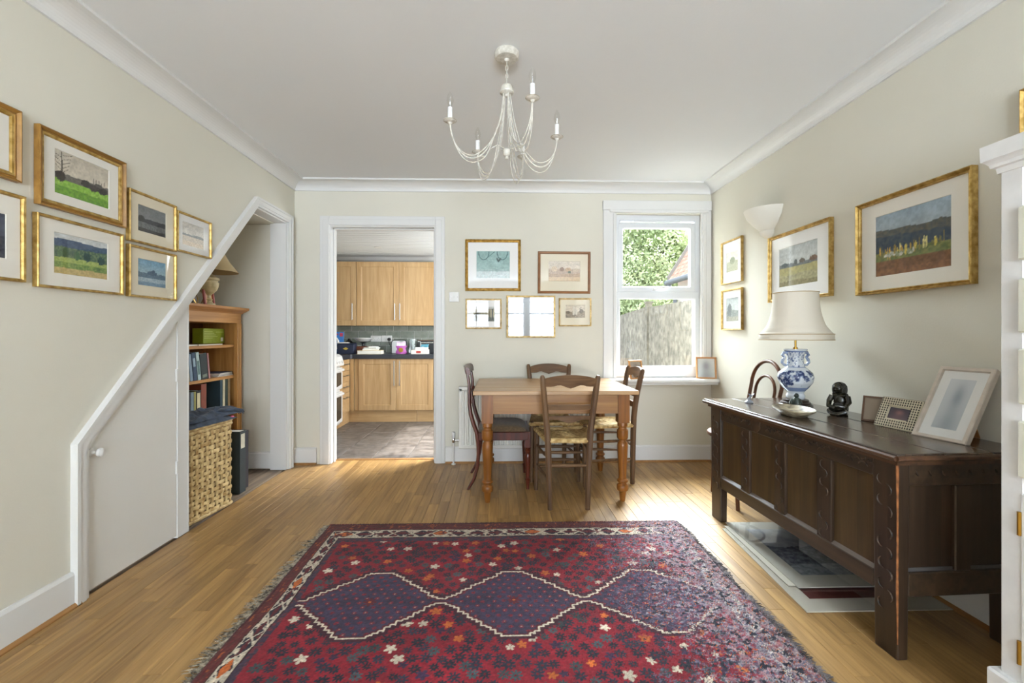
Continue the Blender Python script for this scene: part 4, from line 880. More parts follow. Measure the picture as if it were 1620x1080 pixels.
for k, (ya, yb) in enumerate([(330, 413), (442, 526), (551, 637), (663, 751)]):
    dz.append((px(1606, yb, X=CX)[2], px(1606, ya, X=CX)[2]))
zl = [1.60]+[v for d_ in dz for v in (d_[1], d_[0])]
for a, b in zip(zl[0::2], zl[1::2]): t.box(CX, CX+.02, y0c+.04, y1c-.04, b+.003, a-(.003 if a < 1.6 else 0))
zd = px(1606, 775, X=CX)[2]; t.box(CX, CX+.02, y0c+.04, y1c-.04, zd+.002, dz[-1][0]-.003)
t.build('face_frame', mCab, cb, world=True, bevel=.003)
ym = (y0c+y1c)/2
for a, b in dz:
    for s, (ya, yb) in enumerate(((ym+.015, y1c-.052), (y0c+.052, ym-.015))):
        t = MB().hexa([(CX-.016, ya, a), (CX-.016, yb, a), (CX-.016, yb, b), (CX-.016, ya, b), (CX+.02, ya, a), (CX+.02, yb, a), (CX+.02, yb, b), (CX+.02, ya, b)])
        d_ = t.build('drawer', mDrw, cb, world=True, bevel=.004)
        MB().lathe([(.008, 0), (.007, .008), (.013, .014), (.014, .02), (0, .025)], (CX-.016, (ya+yb)/2, (a+b)/2), 14, Matrix.Rotation(-PI/2, 4, 'Y')).build('knob', mIvory, d_, world=True)
for s, (ya, yb) in enumerate(((ym+.002, y1c-.052), (y0c+.052, ym-.002))):
    d_ = MB().box(CX-.006, CX+.016, ya, yb, .145, zd-.002).build('door', mCab, cb, world=True, bevel=.003)
    for yy in (822, 1022):
        z = px(1600, yy, X=CX)[2]
        if s == 0: MB().tube([(CX-.007, y1c-.050, z-.032), (CX-.007, y1c-.050, z+.032)], .005, 8).build('hinge', mBrass, d_, world=True)
    MB().lathe([(.008, 0), (.007, .008), (.014, .016), (0, .026)], (CX-.006, ya+.03 if s == 0 else yb-.03, .55), 14, Matrix.Rotation(-PI/2, 4, 'Y')).build('knob', mIvory, d_, world=True)
t = MB().box(CX-.024, XR-.03, y0c-.02, y1c+.022, .0, px(1560, 1052, X=CX-.024)[2]); t.build('plinth', mCab, cb, world=True, bevel=.006)
P = [(0, 1.585), (.006, 1.585), (.008, 1.60), (.016, 1.603), (.018, 1.612), (.024, 1.62), (.03, 1.625), (.031, 1.668), (0, 1.668)]
t = MB()
F = []; V = []
for o_, z in P: V += [(CX-o_, y0c-o_, z), (CX-o_, y1c+o_, z), (XR-.03, y1c+o_, z), (XR-.03, y0c-o_, z)]
for k in range(len(P)-1): F += [(k*4+i, k*4+(i+1) % 4, k*4+4+(i+1) % 4, k*4+4+i) for i in range(4)]
F += [(0, 1, 2, 3), tuple((len(P)-1)*4+i for i in (3, 2, 1, 0))]; t.add(V, F).build('cornice', mCab, cb, world=True)
# ------------------------------------------------------------------ chandelier
cx_, cy_ = .035, 2.13
cl = thing('chandelier', 'chalky white five-arm candle chandelier hanging from the ceiling', 'light', (cx_, cy_, ZC))
MB().lathe([(.052, 0), (.057, -.006), (.058, -.022), (.054, -.030), (.05, -.034), (.012, -.036), (.008, -.046), (0, -.047)], n=32).build('ceiling_rose', mIvory, cl)
t = MB()
for k in range(5):
    z = -.058-k*.019; P = []
    for a in range(12):
        q = 2*PI*a/12; x, zz_ = .006*math.cos(q), .0125*math.sin(q); P.append((x, 0, z+zz_) if k % 2 else (0, x, z+zz_))
    t.tube(P, .0017, 5, closed=True)
t.build('chain', mIvory, cl)
hz = -.15
MB().lathe([(.004, .0), (.008, -.004), (.022, -.008), (.028, -.016), (.029, -.032), (.033, -.036), (.033, -.044), (.024, -.048), (.012, -.052), (.008, -.062), (0, -.064)], (0, 0, hz), 24).build('hub', mIvory, cl)
MB().lathe([(0, -.03), (.006, -.028), (.009, -.022), (.007, -.016), (.013, -.012), (.017, -.006), (.018, .014), (.014, .018), (0, .02)], (0, 0, -.475), 20).build('finial', mIvory, cl)
mBulb = glass('clear_bulb_glass', (.97, .97, .96), 1.5)
for ai, (ang, dzp, PR) in enumerate(((3, 0, .237), (71, 0, .272), (126, 0, .248), (205, .01, .278), (292, .045, .272))):
    a = math.radians(ang); C_, S_ = math.cos(a), math.sin(a); zp = -.395+dzp
    def at(r_, z_, off=0): return (r_*C_-off*S_, r_*S_+off*C_, z_)
    def arm(off, dzl, rr, tw=0):
        k0 = PR/.252; P = [(.016, -.19), (.022, -.25), (.036, -.33), (.064*k0, -.42), (.10*k0, -.49+dzl), (.145*k0, -.53+dzl), (.19*k0, -.53+dzl), (.226*k0, -.495+dzl*.6), (.246*k0, -.445), (PR, zp-.006)]
        out = []; n_ = len(P)
        for i in range(n_-1):
            p0, p1, p2, p3 = [Vector(P[min(max(q, 0), n_-1)]) for q in (i-1, i, i+1, i+2)]
            for m in range(5):
                t_ = m/5; v = .5*(2*p1+(p2-p0)*t_+(2*p0-5*p1+4*p2-p3)*t_*t_+(3*p1-p0-3*p2+p3)*t_**3)
                out.append(at(v.x, v.y+dzp*(i+t_)/9, off*math.sin(PI*min(1, (i+t_)/8.8))))
        out.append(at(*P[-1])); return out
    am = MB().tube(arm(.0, 0, 0), .0034, 7).build('arm', mIvory, cl)
    MB().tube(arm(.012, -.022, 0), .0022, 6).build('twisted_wire', mIvory, am); MB().tube(arm(-.010, .016, 0), .0022, 6).build('twisted_wire', mIvory, am)
    MB().tube([at(.012, -.455), at(.05, -.445), at(.085, -.47), at(.105, -.505), at(.14, -.515)], .0022, 6).build('scroll', mIvory, am)
    pn = MB().lathe([(.004, -.014), (.008, -.010), (.010, -.004), (.024, 0), (.029, .004), (.027, .005), (.012, .003), (0, .003)], at(PR, zp), 24).build('drip_pan', mIvory, cl)
    MB().tube([(PR*C_+.0285*math.cos(q*PI/12), PR*S_+.0285*math.sin(q*PI/12), zp+.0045) for q in range(24)], .0014, 5, closed=True).build('rim', mIvRim, pn)
    MB().lathe([(.0105, .003), (.011, .006), (.0105, .062), (.006, .063), (0, .063)], at(PR, zp), 16).build('candle_tube', mPlast, cl)
    bb = MB().lathe([(.006, .062), (.0075, .07), (.013, .082), (.0155, .092), (.0135, .106), (.008, .120), (.003, .130), (0, .133)], at(PR, zp), 16).build('bulb', mBulb, cl)
    MB().tube([at(PR-.002, zp+.064), at(PR-.002, zp+.095), at(PR+.002, zp+.095), at(PR+.002, zp+.064)], .0008, 4).build('filament', mSteel, bb)
# ------------------------------------------------------------------ rug
RX0, RX1, RY0, RY1 = -1.0, 1.063, 1.12, 2.715
rug = thing('persian_rug', 'large worn red and navy tribal rug with white bordered medallions on oak floor', 'rug', ((RX0+RX1)/2, (RY0+RY1)/2, 0))
NU, NV = 560, 430
U, Vv = np.meshgrid(np.linspace(0, 1, NU+1), np.linspace(0, 1, NV+1))
RW_, RH_ = RX1-RX0, RY1-RY0; x0_ = (U-.5)*RW_; y0_ = (Vv-.5)*RH_; rag = .0022+.013*np.clip((x0_-.28)/.5, 0, 1)
x = x0_+rag*(fbm(x0_*34, y0_*34, 201)-.47)*2.2; y = y0_+rag*(fbm(x0_*34+7, y0_*34, 202)-.47)*2.2
xw = x+.010*(fbm(x*3+5, y*3, 60)-.47)*2; yw = y+.012*(fbm(x*3, y*3+9, 61)-.47)*2
hx, hy = RW_/2, RH_/2; XQ, YQ = x0_, y0_; ex, ey = hx-np.abs(xw), hy-np.abs(yw); yw = yw-.0
def C3(*c): return np.array(c, float)
RED, DRED, NAVY, BLUE, WHT, ORG, BRN, TEAL = C3(126, 20, 34), C3(88, 20, 28), C3(36, 36, 48), C3(58, 48, 70), C3(206, 192, 170), C3(190, 98, 40), C3(78, 34, 30), C3(66, 84, 88)
c = np.empty(x.shape+(3,)); c[:] = RED
c *= (.85+.32*fbm(x*5, y*9, 3))[..., None]
rngr = random.Random(3)
def paint(mask, col): c[mask] = col
def star(cx, cy, r, col, petals=8, rot=0, inner=None):
    i0 = max(0, int((cx-r+hx)/RW_*NU)); i1 = min(NU, int((cx+r+hx)/RW_*NU)+2); j0 = max(0, int((cy-r+hy)/RH_*NV)); j1 = min(NV, int((cy+r+hy)/RH_*NV)+2)
    if i1 <= i0 or j1 <= j0: return
    dx = x[j0:j1, i0:i1]-cx; dy = y[j0:j1, i0:i1]-cy; rr = np.hypot(dx, dy); an = np.arctan2(dy, dx)+rot
    m = (rr < r*(.42+.58*np.abs(np.cos(an*petals/2.)))) & ((rr > r*.16) | (inner is None)); s = c[j0:j1, i0:i1]; s[m] = col
    if inner is not None: s[rr < r*.2] = inner
# field stars
gy = 0; yy = -hy+.24
row = 0
while yy < hy-.22:
    xx = -hx+.19+(.027 if row % 2 else 0)
    while xx < hx-.17:
        k = rngr.random(); col = NAVY if k < .70 else TEAL*.8 if k < .82 else WHT if k < .885 else ORG if k < .95 else C3(60, 40, 66)
        jx, jy = rngr.uniform(-.012, .012), rngr.uniform(-.012, .012); sc_ = rngr.uniform(.75, 1.12)
        if k < .82: star(xx+jx, yy+jy, .0245*sc_, col*rngr.uniform(.8, 1.2), 8, rngr.random(), RED*.8)
        else: star(xx+jx, yy+jy, .0225*sc_, col*rngr.uniform(.85, 1.05), 5, rngr.random()*3)
        xx += .053
    yy += .045; row += 1
# medallions: three stepped hexagons joined by necks
def hexd(cx, w, h, top): # distance-like value < 1 inside
    return np.maximum(np.abs(yw-my)/h, (np.abs(xw-cx)*(1/w)+np.abs(yw-my)/h*(1-top))/1.0)
my = 0.0
st_ = .0105
xs = np.round(x/.019)*.019; ys = np.round(y/.0125)*.0125
def med(cx, w, h, top, xq, yq): return np.maximum(np.abs(yq-my)/h, np.abs(xq-cx)/w+np.abs(yq-my)/h*(1-top))
MD = [(-.575, .305, .235, .16), (.03, .305, .235, .16), (.635, .305, .235, .16)]
ins = np.full(x.shape, 9.)
for q in MD: ins = np.minimum(ins, med(*q, xs, ys))
neck = (np.abs(xs) < .90) & (np.abs(ys-my) < .016); ins = np.where(neck, np.minimum(ins, np.abs(ys-my)/.016*.97), ins)
dil = lambda m, k: np.logical_or.reduce([np.roll(np.roll(m, a, 0), b, 1) for a in range(-k, k+1) for b in range(-k, k+1)])
inside = ins < 1.0; halo = dil(inside, 4)
c[halo & ~inside] = C3(62, 22, 34)
c[inside] = (BLUE*1.0)
c[inside] *= (.8+.4*fbm(x*9, y*16, 17))[inside][..., None]
for q in MD:
    row = 0; yy = my-q[2]+.03
    while yy < my+q[2]:
        xx = q[0]-q[1]+(.022 if row % 2 else 0)
        while xx < q[0]+q[1]:
            v_ = max(abs(yy-my)/q[2], abs(xx-q[0])/q[1]+abs(yy-my)/q[2]*(1-q[3]))
            if v_ < .93: star(xx+rngr.uniform(-.003, .003), yy+rngr.uniform(-.003, .003), .0105, C3(122, 30, 44), 6, 0, WHT*.8 if rngr.random() < .6 else NAVY)
            xx += .044
        yy += .033; row += 1
    star(q[0], my, .03, C3(90, 24, 30), 8, 0, ORG)
edge = inside & ~(np.roll(inside, 1, 0) & np.roll(inside, -1, 0) & np.roll(inside, 1, 1) & np.roll(inside, -1, 1)); edge = dil(edge, 1) & inside
inn = dil(edge, 2) & inside & ~edge; c[inn] = C3(84, 24, 34)
c[edge] = WHT
nk = (np.abs(np.abs(ys-my)-.016) < .004) & (np.abs(xs) < .90) & (ins > .5)
for s in (-1, 1): c[(np.abs(xs-s*.90) < .005) & (np.abs(ys-my) < .03)] = WHT
# borders
b_in = (ex < .175) | (ey < .245)
sx_ = ex; sy_ = ey
d_e = np.minimum(ex/.150, ey/.235)        # 0 at edge, 1 at the field
along = np.where(ex/.150 < ey/.235, yw, xw)
def zone(a, b): return (d_e >= a) & (d_e < b)
paint(zone(0, .10), DRED*.75); m = zone(.10, .40); c[m] = (BRN*1.1)[None, :]*(.8+.5*fbm(x*30, y*30, 23))[m][:, None]
sp = (fbm(x*70, y*40, 24) > .62) & m; c[sp] = C3(150, 74, 36); m3 = zone(.17, .20) | zone(.30, .33); c[m3] = DRED*1.05
m = zone(.40, .80); ph = along/.105; k = np.floor(ph); fz = ph-k; dd = (d_e-.60)/.2
pt = np.abs(fz-.5)*2; motif = np.abs(dd) < (1-pt)*1.05
c[m] = WHT*.93; nz = fbm(x*46+3, y*46, 33)
c[m & ((np.abs(dd) < .86) & (nz > .47))] = NAVY*.9
c[m & motif & (nz > .33)] = NAVY; kk = (k*7 % 5); c[m & motif & (np.abs(dd) < (1-pt)*.32)] = DRED; c[m & motif & (kk == 2) & (np.abs(dd) < (1-pt)*.55)] = ORG
c[m & (np.abs(np.abs(dd)-(1-pt)) < .10)] = WHT
c[m & (nz > .60) & (np.abs(dd) < .8)] = C3(96, 40, 40)
paint(zone(.385, .415), DRED*.6); paint(zone(.415, .45), WHT*.9); paint(zone(.76, .795), WHT*.9); paint(zone(.795, .83), DRED*.6)
m = zone(.83, 1.0); c[m] = C3(60, 46, 62); c[m & (fbm(x*60, y*60, 25) > .55)] = C3(104, 40, 48)
# wear: worn pile plus window sheen painted paler into the right-hand third
wear_sheen = np.clip((x-.34)/.6, 0, 1)*.72+np.clip(1-ex/.25, 0, 1)*np.clip((x-.2)/.4, 0, 1)*.5
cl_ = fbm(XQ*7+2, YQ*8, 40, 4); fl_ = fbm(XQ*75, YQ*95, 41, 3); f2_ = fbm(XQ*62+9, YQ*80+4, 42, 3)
p_ = np.clip(wear_sheen*1.15+(cl_-.47)*1.3*np.clip(wear_sheen*3, 0, 1), 0, 1)
m = fl_ > (.80-.44*p_)                                  # pale flecks of worn pile and painted sheen
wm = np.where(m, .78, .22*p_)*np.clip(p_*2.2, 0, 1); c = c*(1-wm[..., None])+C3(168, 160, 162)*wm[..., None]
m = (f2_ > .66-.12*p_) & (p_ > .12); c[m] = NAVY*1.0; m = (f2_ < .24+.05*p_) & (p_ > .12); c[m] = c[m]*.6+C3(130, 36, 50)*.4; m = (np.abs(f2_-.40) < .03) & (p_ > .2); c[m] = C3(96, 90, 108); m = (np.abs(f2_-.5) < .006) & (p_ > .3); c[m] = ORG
c *= (.80+.42*fbm(x*110, y*110, 50, 2))[..., None]*(1+.10*(np.random.rand(*x.shape)[..., None]-.5)*2)
c = np.clip(c, 0, 255)
hgt = .0085+.004*(fbm(x*4, y*4, 70)-.3)+.0035*(fbm(x*45, y*45, 71)-.4)*np.clip(.4+wear_sheen*2, 0, 1.6)+np.random.rand(*x.shape)*.0018*(.5+np.clip(wear_sheen, 0, 1)*1.6)
edgef = np.clip(np.minimum(hx-np.abs(XQ), hy-np.abs(YQ))/.012, 0, 1); hgt = np.maximum(hgt, .004)*(.35+.65*edgef)
wob = .008*(fbm(x*2.2+1, y*2.2, 80)-.47)*2; wob2 = .007*(fbm(x*6+1, y*6, 81)-.47)*2
PX = XQ+wob*(np.abs(XQ)/hx)+wob2*(np.abs(XQ)/hx); PY = YQ+wob*(np.abs(YQ)/hy)+wob2*(np.abs(YQ)/hy)*.6
verts = np.stack([PX, PY, hgt], -1).reshape(-1, 3).astype(np.float32); kw = NU+1
ii = (np.arange(NV)[:, None]*kw+np.arange(NU)[None, :]).ravel(); faces = np.stack([ii, ii+1, ii+1+kw, ii+kw], -1)
me = bpy.data.meshes.new('pile'); me.vertices.add(len(verts)); me.vertices.foreach_set('co', verts.ravel())
me.loops.add(faces.size); me.loops.foreach_set('vertex_index', faces.ravel().astype(np.int32)); me.polygons.add(len(faces))
me.polygons.foreach_set('loop_start', (np.arange(len(faces))*4).astype(np.int32)); me.polygons.foreach_set('loop_total', np.full(len(faces), 4, np.int32)); me.polygons.foreach_set('use_smooth', np.ones(len(faces), bool))
me.update(calc_edges=True); me.materials.append(vcol('rug_wool', .9, .12, sheen=.12))
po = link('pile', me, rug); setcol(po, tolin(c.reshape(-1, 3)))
def fringe(name, n, x0, sgn, cols, lmin, lmax, seed):
    rg = random.Random(seed); t = MB(); 
    for i in range(n):
        yy = -hy+.01+(RH_-.02)*(i+rg.random())/n; L = rg.uniform(lmin, lmax)*(.6+.8*vnoise(np.array([yy*9.]), np.array([1.]), seed)[0]); a = rg.uniform(-.6, .6)+.25*math.sin(yy*14)
        xe = x0+sgn*(-.006); w_ = rg.uniform(.0012, .0024); P = []
        for k in range(4):
            f_ = k/3; P.append((xe+sgn*L*f_*math.cos(a), yy+L*f_*math.sin(a)+.004*math.sin(f_*5+i), .0045*(1-f_*.6)+.003*math.sin(f_*3.1)*rg.random()+.0012))
        t.tube(P, [w_, w_, w_*.8, w_*.4], 4)
    return t
fringe('fringe', 620, -hx, -1, 0, .018, .062, 5).build('fringe', M('fringe_wool', '#4E453B', .9, var=.3, ns=60, c2='#B3A793'), rug, kind='stuff', label='greyish beige knotted fringe on the left end', fix=False)
fringe('fringe', 900, hx, 1, 0, .010, .038, 6).build('fringe', M('dark_fringe_wool', '#3A3232', .9, var=.4, ns=14, c2='#857C7C'), rug, kind='stuff', label='short dark ragged fringe on the right end', fix=False)
t = MB(); rg = random.Random(9)
for i in range(2600):
    a = rg.uniform(-hx, hx); s_ = rg.random()
    L = rg.uniform(.003, .008); b = hy-.003; t.tube([(a, b, .004), (a+rg.uniform(-.004, .004), b+L, .003+rg.random()*.004)], [.0016, .0006], 3)
t.build('edge_tufts', M('edge_wool', '#4A2024', .9, var=.4, ns=30, c2='#7A3038'), rug, kind='stuff', fix=False)
# loose pile tufts over the worn and sheen-painted right side
t = MB(); tc = []
for i in range(16000):
    a = hx-abs(rg.gauss(0, .38)); b = rg.uniform(-.62, hy-.01)
    if a < -.1: continue
    L = rg.uniform(.004, .009); d = rg.uniform(0, 6.28); tt = (a+L*.7*math.cos(d), b+L*.7*math.sin(d), .010+L*.75); w_ = .0011
    t.add([(a-w_, b, .008), (a+w_, b, .008), (a, b+w_*1.5, .008), tt], [(0, 1, 3), (1, 2, 3), (2, 0, 3)])
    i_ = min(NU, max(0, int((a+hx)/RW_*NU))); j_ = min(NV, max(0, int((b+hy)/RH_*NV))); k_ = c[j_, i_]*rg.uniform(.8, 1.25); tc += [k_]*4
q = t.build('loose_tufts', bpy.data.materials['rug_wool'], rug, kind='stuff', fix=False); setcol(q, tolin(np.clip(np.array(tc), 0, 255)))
# ------------------------------------------------------------------ under-stairs recess: bookcase, books, hamper
BX, BY0, BY1, BZ = -2.12, 2.72, 3.775, 1.34      # front plane, ends, top
bc = thing('pine_bookcase', 'waxed pine bookcase with moulded cornice in the recess under the stairs', 'bookcase', (BX-.14, (BY0+BY1)/2, 0))
mSide = mPineZ; mSh = wood('pine_shelf', '#A06C36', '#C8955A', 1, .4, .05, 45)
BD = BX-.29
for ya, yb in ((BY0, BY0+.022), (BY1-.022, BY1)): MB().box(BD, BX, ya, yb, 0, BZ-.05).build('side_panel', mSide, bc, world=True)
for ya, yb in ((BY0-.004, BY0+.058), (BY1-.066, BY1+.002)):
    t = MB().box(BX-.006, BX+.016, ya, yb, 0, BZ-.125); t.tube([(BX+.016, (ya+yb)/2-.018, .1), (BX+.016, (ya+yb)/2-.018, BZ-.15)], .004, 6); t.tube([(BX+.016, (ya+yb)/2+.018, .1), (BX+.016, (ya+yb)/2+.018, BZ-.15)], .004, 6); t.build('pilaster', mSide, bc, world=True)
MB().box(BD, BD+.008, BY0, BY1, 0, BZ-.05).build('back_panel', wood('pine_back', '#6A4A28', '#8E6638', 2, .5, .05), bc, world=True)
SZ = [.30, px(340, 603, X=BX)[2]-.0, px(340, 547, X=BX)[2]-.0]
SZ = [.36, .80, 1.045]
for z in [.06]+SZ: MB().box(BD+.008, BX-.008, BY0+.022, BY1-.022, z-.022, z).build('shelf', mSh, bc, world=True, bevel=.003)
MB().box(BD, BX+.012, BY0-.004, BY1+.004, BZ-.125, BZ-.03).build('frieze', mSh, bc, world=True, bevel=.003)
P = [(0, BZ-.05), (.014, BZ-.05), (.02, BZ-.04), (.03, BZ-.034), (.05, BZ-.018), (.05, BZ), (0, BZ)]
t = MB(); V = []
for o_, z in P: V += [(BX+o_, BY0-o_, z), (BX+o_, BY1+o_, z), (BD, BY1+o_, z), (BD, BY0-o_, z)]
F = []
for k in range(len(P)-1): F += [(k*4+i, k*4+(i+1) % 4, k*4+4+(i+1) % 4, k*4+4+i) for i in range(4)]
F += [(0, 1, 2, 3), tuple((len(P)-1)*4+i for i in (3, 2, 1, 0))]; t.add(V, F).build('cornice', mSh, bc, world=True)
COLS = {}
def flat(h, rough=.6):
    if h not in COLS: COLS[h] = M('cover_'+h.strip('#').lower(), h, rough, var=.08, ns=30)
    return COLS[h]
def book(label, yc, z, th, h, d, col, lean=0, xf=BX-.02, group=None, band=None, name='book', cat='book'):
    """upright book, spine to the room (+x); th along y"""
    r = thing(name, label, cat, (xf-d/2, yc, z), 0, group); r.rotation_euler = (lean, 0, 0)
    t = MB(); t.box(d/2-.003, d/2, -th/2, th/2, 0, h); t.box(-d/2, d/2, -th/2, -th/2+.0025, 0, h); t.box(-d/2, d/2, th/2-.0025, th/2, 0, h); t.build('cover', flat(col), r, bevel=.001)
    MB().box(-d/2+.004, d/2-.003, -th/2+.0025, th/2-.0025, .003, h-.003).build('pages', mPaper, r)
    if band: MB().box(d/2, d/2+.0006, -th*.32, th*.32, h*band[1], h*band[2]).build('spine_label', flat(band[0]), r)
    return r
GB = 'books on the middle shelf of the pine bookcase'
ys_ = 3.105; 
for i, (th, h, col, lab, bd) in enumerate([(.05, .20, '#9A8C62', 'thick olive book at left end of the middle shelf', None), (.042, .205, '#D8C9A2', 'cream spined book leaning on middle shelf of bookcase', ('#7A6440', .25, .8)), (.03, .19, '#7F93A4', 'slim grey-blue book leaning on middle shelf', None), (.038, .2, '#31465E', 'dark blue book leaning on middle shelf', ('#8FA6B4', .5, .8)), (.034, .2, '#A9C0C0', 'pale teal spined book leaning on middle shelf', ('#54706E', .2, .7)), (.075, .19, '#26302F', 'thick dark green-black book on middle shelf', ('#6E7A6C', .08, .2)), (.018, .19, '#B07E7C', 'thin dusty pink book at right end of leaning books', None)]):
    ys_ += th/2+.006; book(lab, ys_, .8005, th, h, .15, col, .13, group=GB, band=bd); ys_ += th/2
def flatbook(label, c_, size, z, col, rz=0, name='magazine', cat='magazine', group=None):
    r = thing(name, label, cat, (c_[0], c_[1], z), rz, group); w, d, h = size
    MB().box(-w/2, w/2, -d/2, d/2, h-.0015, h).build('cover', flat(col), r); MB().box(-w/2+.002, w/2-.002, -d/2+.002, d/2-.002, .0, h-.0015).build('pages', mPaper, r); return r
for i, (col, lab) in enumerate([('#5A5878', 'purple-grey magazine lying on middle shelf, bottom of pile'), ('#B8B6B4', 'pale grey magazine on middle shelf, middle of pile'), ('#3E4A66', 'navy magazine on middle shelf, top of pile')]): flatbook(lab, (BX-.115, 3.63), (.18, .2, .009), .8005+i*.0095, col, .05*i, group='magazines on the middle shelf')
for i, (col, lab) in enumerate([('#C8C2B6', 'white paper stack lying on the upper shelf below green box'), ('#A89468', 'tan folder lying on the upper shelf')]): flatbook(lab, (BX-.12, 3.22+.22*i), (.2, .3, .010), 1.0455, col, .04, name='paper_stack' if i == 0 else 'folder', cat='papers')
r = thing('game_box', 'lime green box with pale printed lines on the upper shelf', 'box', (BX-.12, 3.575, 1.0565))
MB().box(-.04, .04, -.13, .13, 0, .115).build('carton', flat('#8C9A24', .4), r, bevel=.002)
t = MB()
for k in range(5): t.box(.0402, .0408, -.12, -.02+.02*((k*3) % 4), .04+k*.012, .044+k*.012)
t.box(.0402, .0408, .02, .115, .086, .09); t.build('printed_lines', flat('#C3CC7A'), r, kind='stuff')
MB().box(.0402, .0408, .082, .112, .016, .045).build('price_sticker', mPaper, r)
GB2 = 'books on the lower shelf behind the blue clothes'
yy = 3.10
for th, h, col, lab, bd in [(.045, .19, '#7C9AB8', 'pale blue book at left on the lower shelf', None), (.03, .165, '#DCD6C8', 'white book on the lower shelf of bookcase', ('#8A8A84', .2, .6)), (.035, .175, '#2C2A2C', 'black book on the lower shelf', None), (.032, .17, '#6E8088', 'slate grey book on the lower shelf', None), (.022, .17, '#8A8446', 'thin mustard book on the lower shelf', None), (.05, .175, '#1C1A1C', 'black book with cream lettered spine on the lower shelf', ('#CFC49C', .15, .9)), (.06, .215, '#7E3B22', 'rust brown box file on the lower shelf', None)]:
    yy += th/2+.002; book(lab, yy, .4025+.15, th, h, .15, col, 0, group=GB2, band=bd); yy += th/2
MB().box(BD+.008, BX-.008, BY0+.022, BY1-.022, .53, .552).build('shelf', mSh, bc, world=True)
book('large teal folder standing on the lower shelf behind other books', 3.5, .5525, .05, .235, .10, '#2E4A54', 0, xf=BX-.175, group=GB2)
for i, (col, lab, h) in enumerate([('#2F4650', 'dark teal large book at right of the lower shelf', .23), ('#CFC6A8', 'cream large book at right of the lower shelf', .228), ('#3A4A44', 'dark green large book at right of the lower shelf', .22), ('#9A8460', 'tan large book at far right of the lower shelf', .225)]): book(lab, 3.565+i*.034, .5525, .03, h, .16, col, 0, group=GB2)
for i, (yy, col, h, lab) in enumerate([(3.29, '#1E2A2C', .44, 'dark green box file on the recess floor behind hamper'), (3.36, '#1A1620', .40, 'black tall binder on the recess floor beside hamper')]): book(lab, 3.30+i*.09, .0, .075, .44-.02*i, .24, col, 0, xf=-1.83-.03*i, name='box_file', cat='file', band=('#B9B4A0', .72, .95) if i == 0 else None)
# lamp and small things on top of the bookcase
l2 = thing('urn_lamp', 'cream carved urn lamp with beige shade on top of pine bookcase', 'lamp', (BX-.045, 3.44, BZ))
mUrn = M('carved_alabaster', '#B7A577', .5, var=.15, ns=20, c2='#D0C196')
MB().lathe([(.05, 0), (.05, .014), (.035, .02), (.028, .035), (.033, .045), (.022, .055), (.02, .075), (.035, .09), (.06, .115), (.07, .145), (.072, .17), (.064, .175), (.064, .185), (.074, .19), (.074, .205), (.055, .215), (.03, .235), (.018, .25), (.012, .262), (0, .263)], n=26).build('urn', mUrn, l2)
t = MB().lathe([(.20, .250), (.182, .275), (.14, .33), (.108, .39), (.09, .44), (.088, .44), (.106, .39), (.138, .33), (.18, .275), (.198, .250)], n=36, caps=False); t.build('lamp_shade', mShadeD, l2)
MB().lathe([(.008, .26), (.008, .31), (0, .312)], n=10).build('lamp_holder', mBrass, l2)
standing_frame('red_photo_frame', 'small dusty red photo frame on top of pine bookcase', (BX-.02, 3.43, BZ), PI/2-.1, .105, .145, .12, .016, .01, M('dusty_red_frame', '#A4544A', .5), blur_photo((120, 104, 88), (150, 130, 104), (96, 76, 66)))
r = thing('oval_photo_frame', 'small gilt oval frame on the left of bookcase top', 'photo frame', (BX-.03, 3.27, BZ), PI/2+.15)
RR = Matrix.Translation((0, 0, .046))@Matrix.Rotation(PI/2-.25, 4, 'X')
MB().lathe([(.026, .0), (.035, .002), (.036, .006), (.03, .009), (.027, .006)], n=24, sx=1, sy=1.3, caps=False).xf(RR).build('frame', mGold, r); MB().lathe([(.001, .004), (.029, .004)], n=24, sy=1.3).xf(RR).build('photo', flat('#A79C90'), r)
MB().box(-.01, .01, .012, .03, 0, .06).build('strut', mBlack, r)
r = thing('greeting_card', 'lilac greeting card standing at left of bookcase top', 'card', (BX-.06, 3.19, BZ), PI/2+.2)
MB().prism([(-.045, 0), (.045, 0), (.045, .10), (0, .125), (-.045, .10)], 'y', 0, .002).build('front', flat('#9A8AA6'), r); MB().box(-.045, .045, .002, .03, 0, .002).build('back', flat('#8C7E98'), r)
MB().hexa([(-.045, .03, 0), (.045, .03, 0), (.045, .032, 0), (-.045, .032, 0), (-.045, .002, .1), (.045, .002, .1), (.045, .004, .1), (-.045, .004, .1)]).build('leaf', flat('#8C7E98'), r)
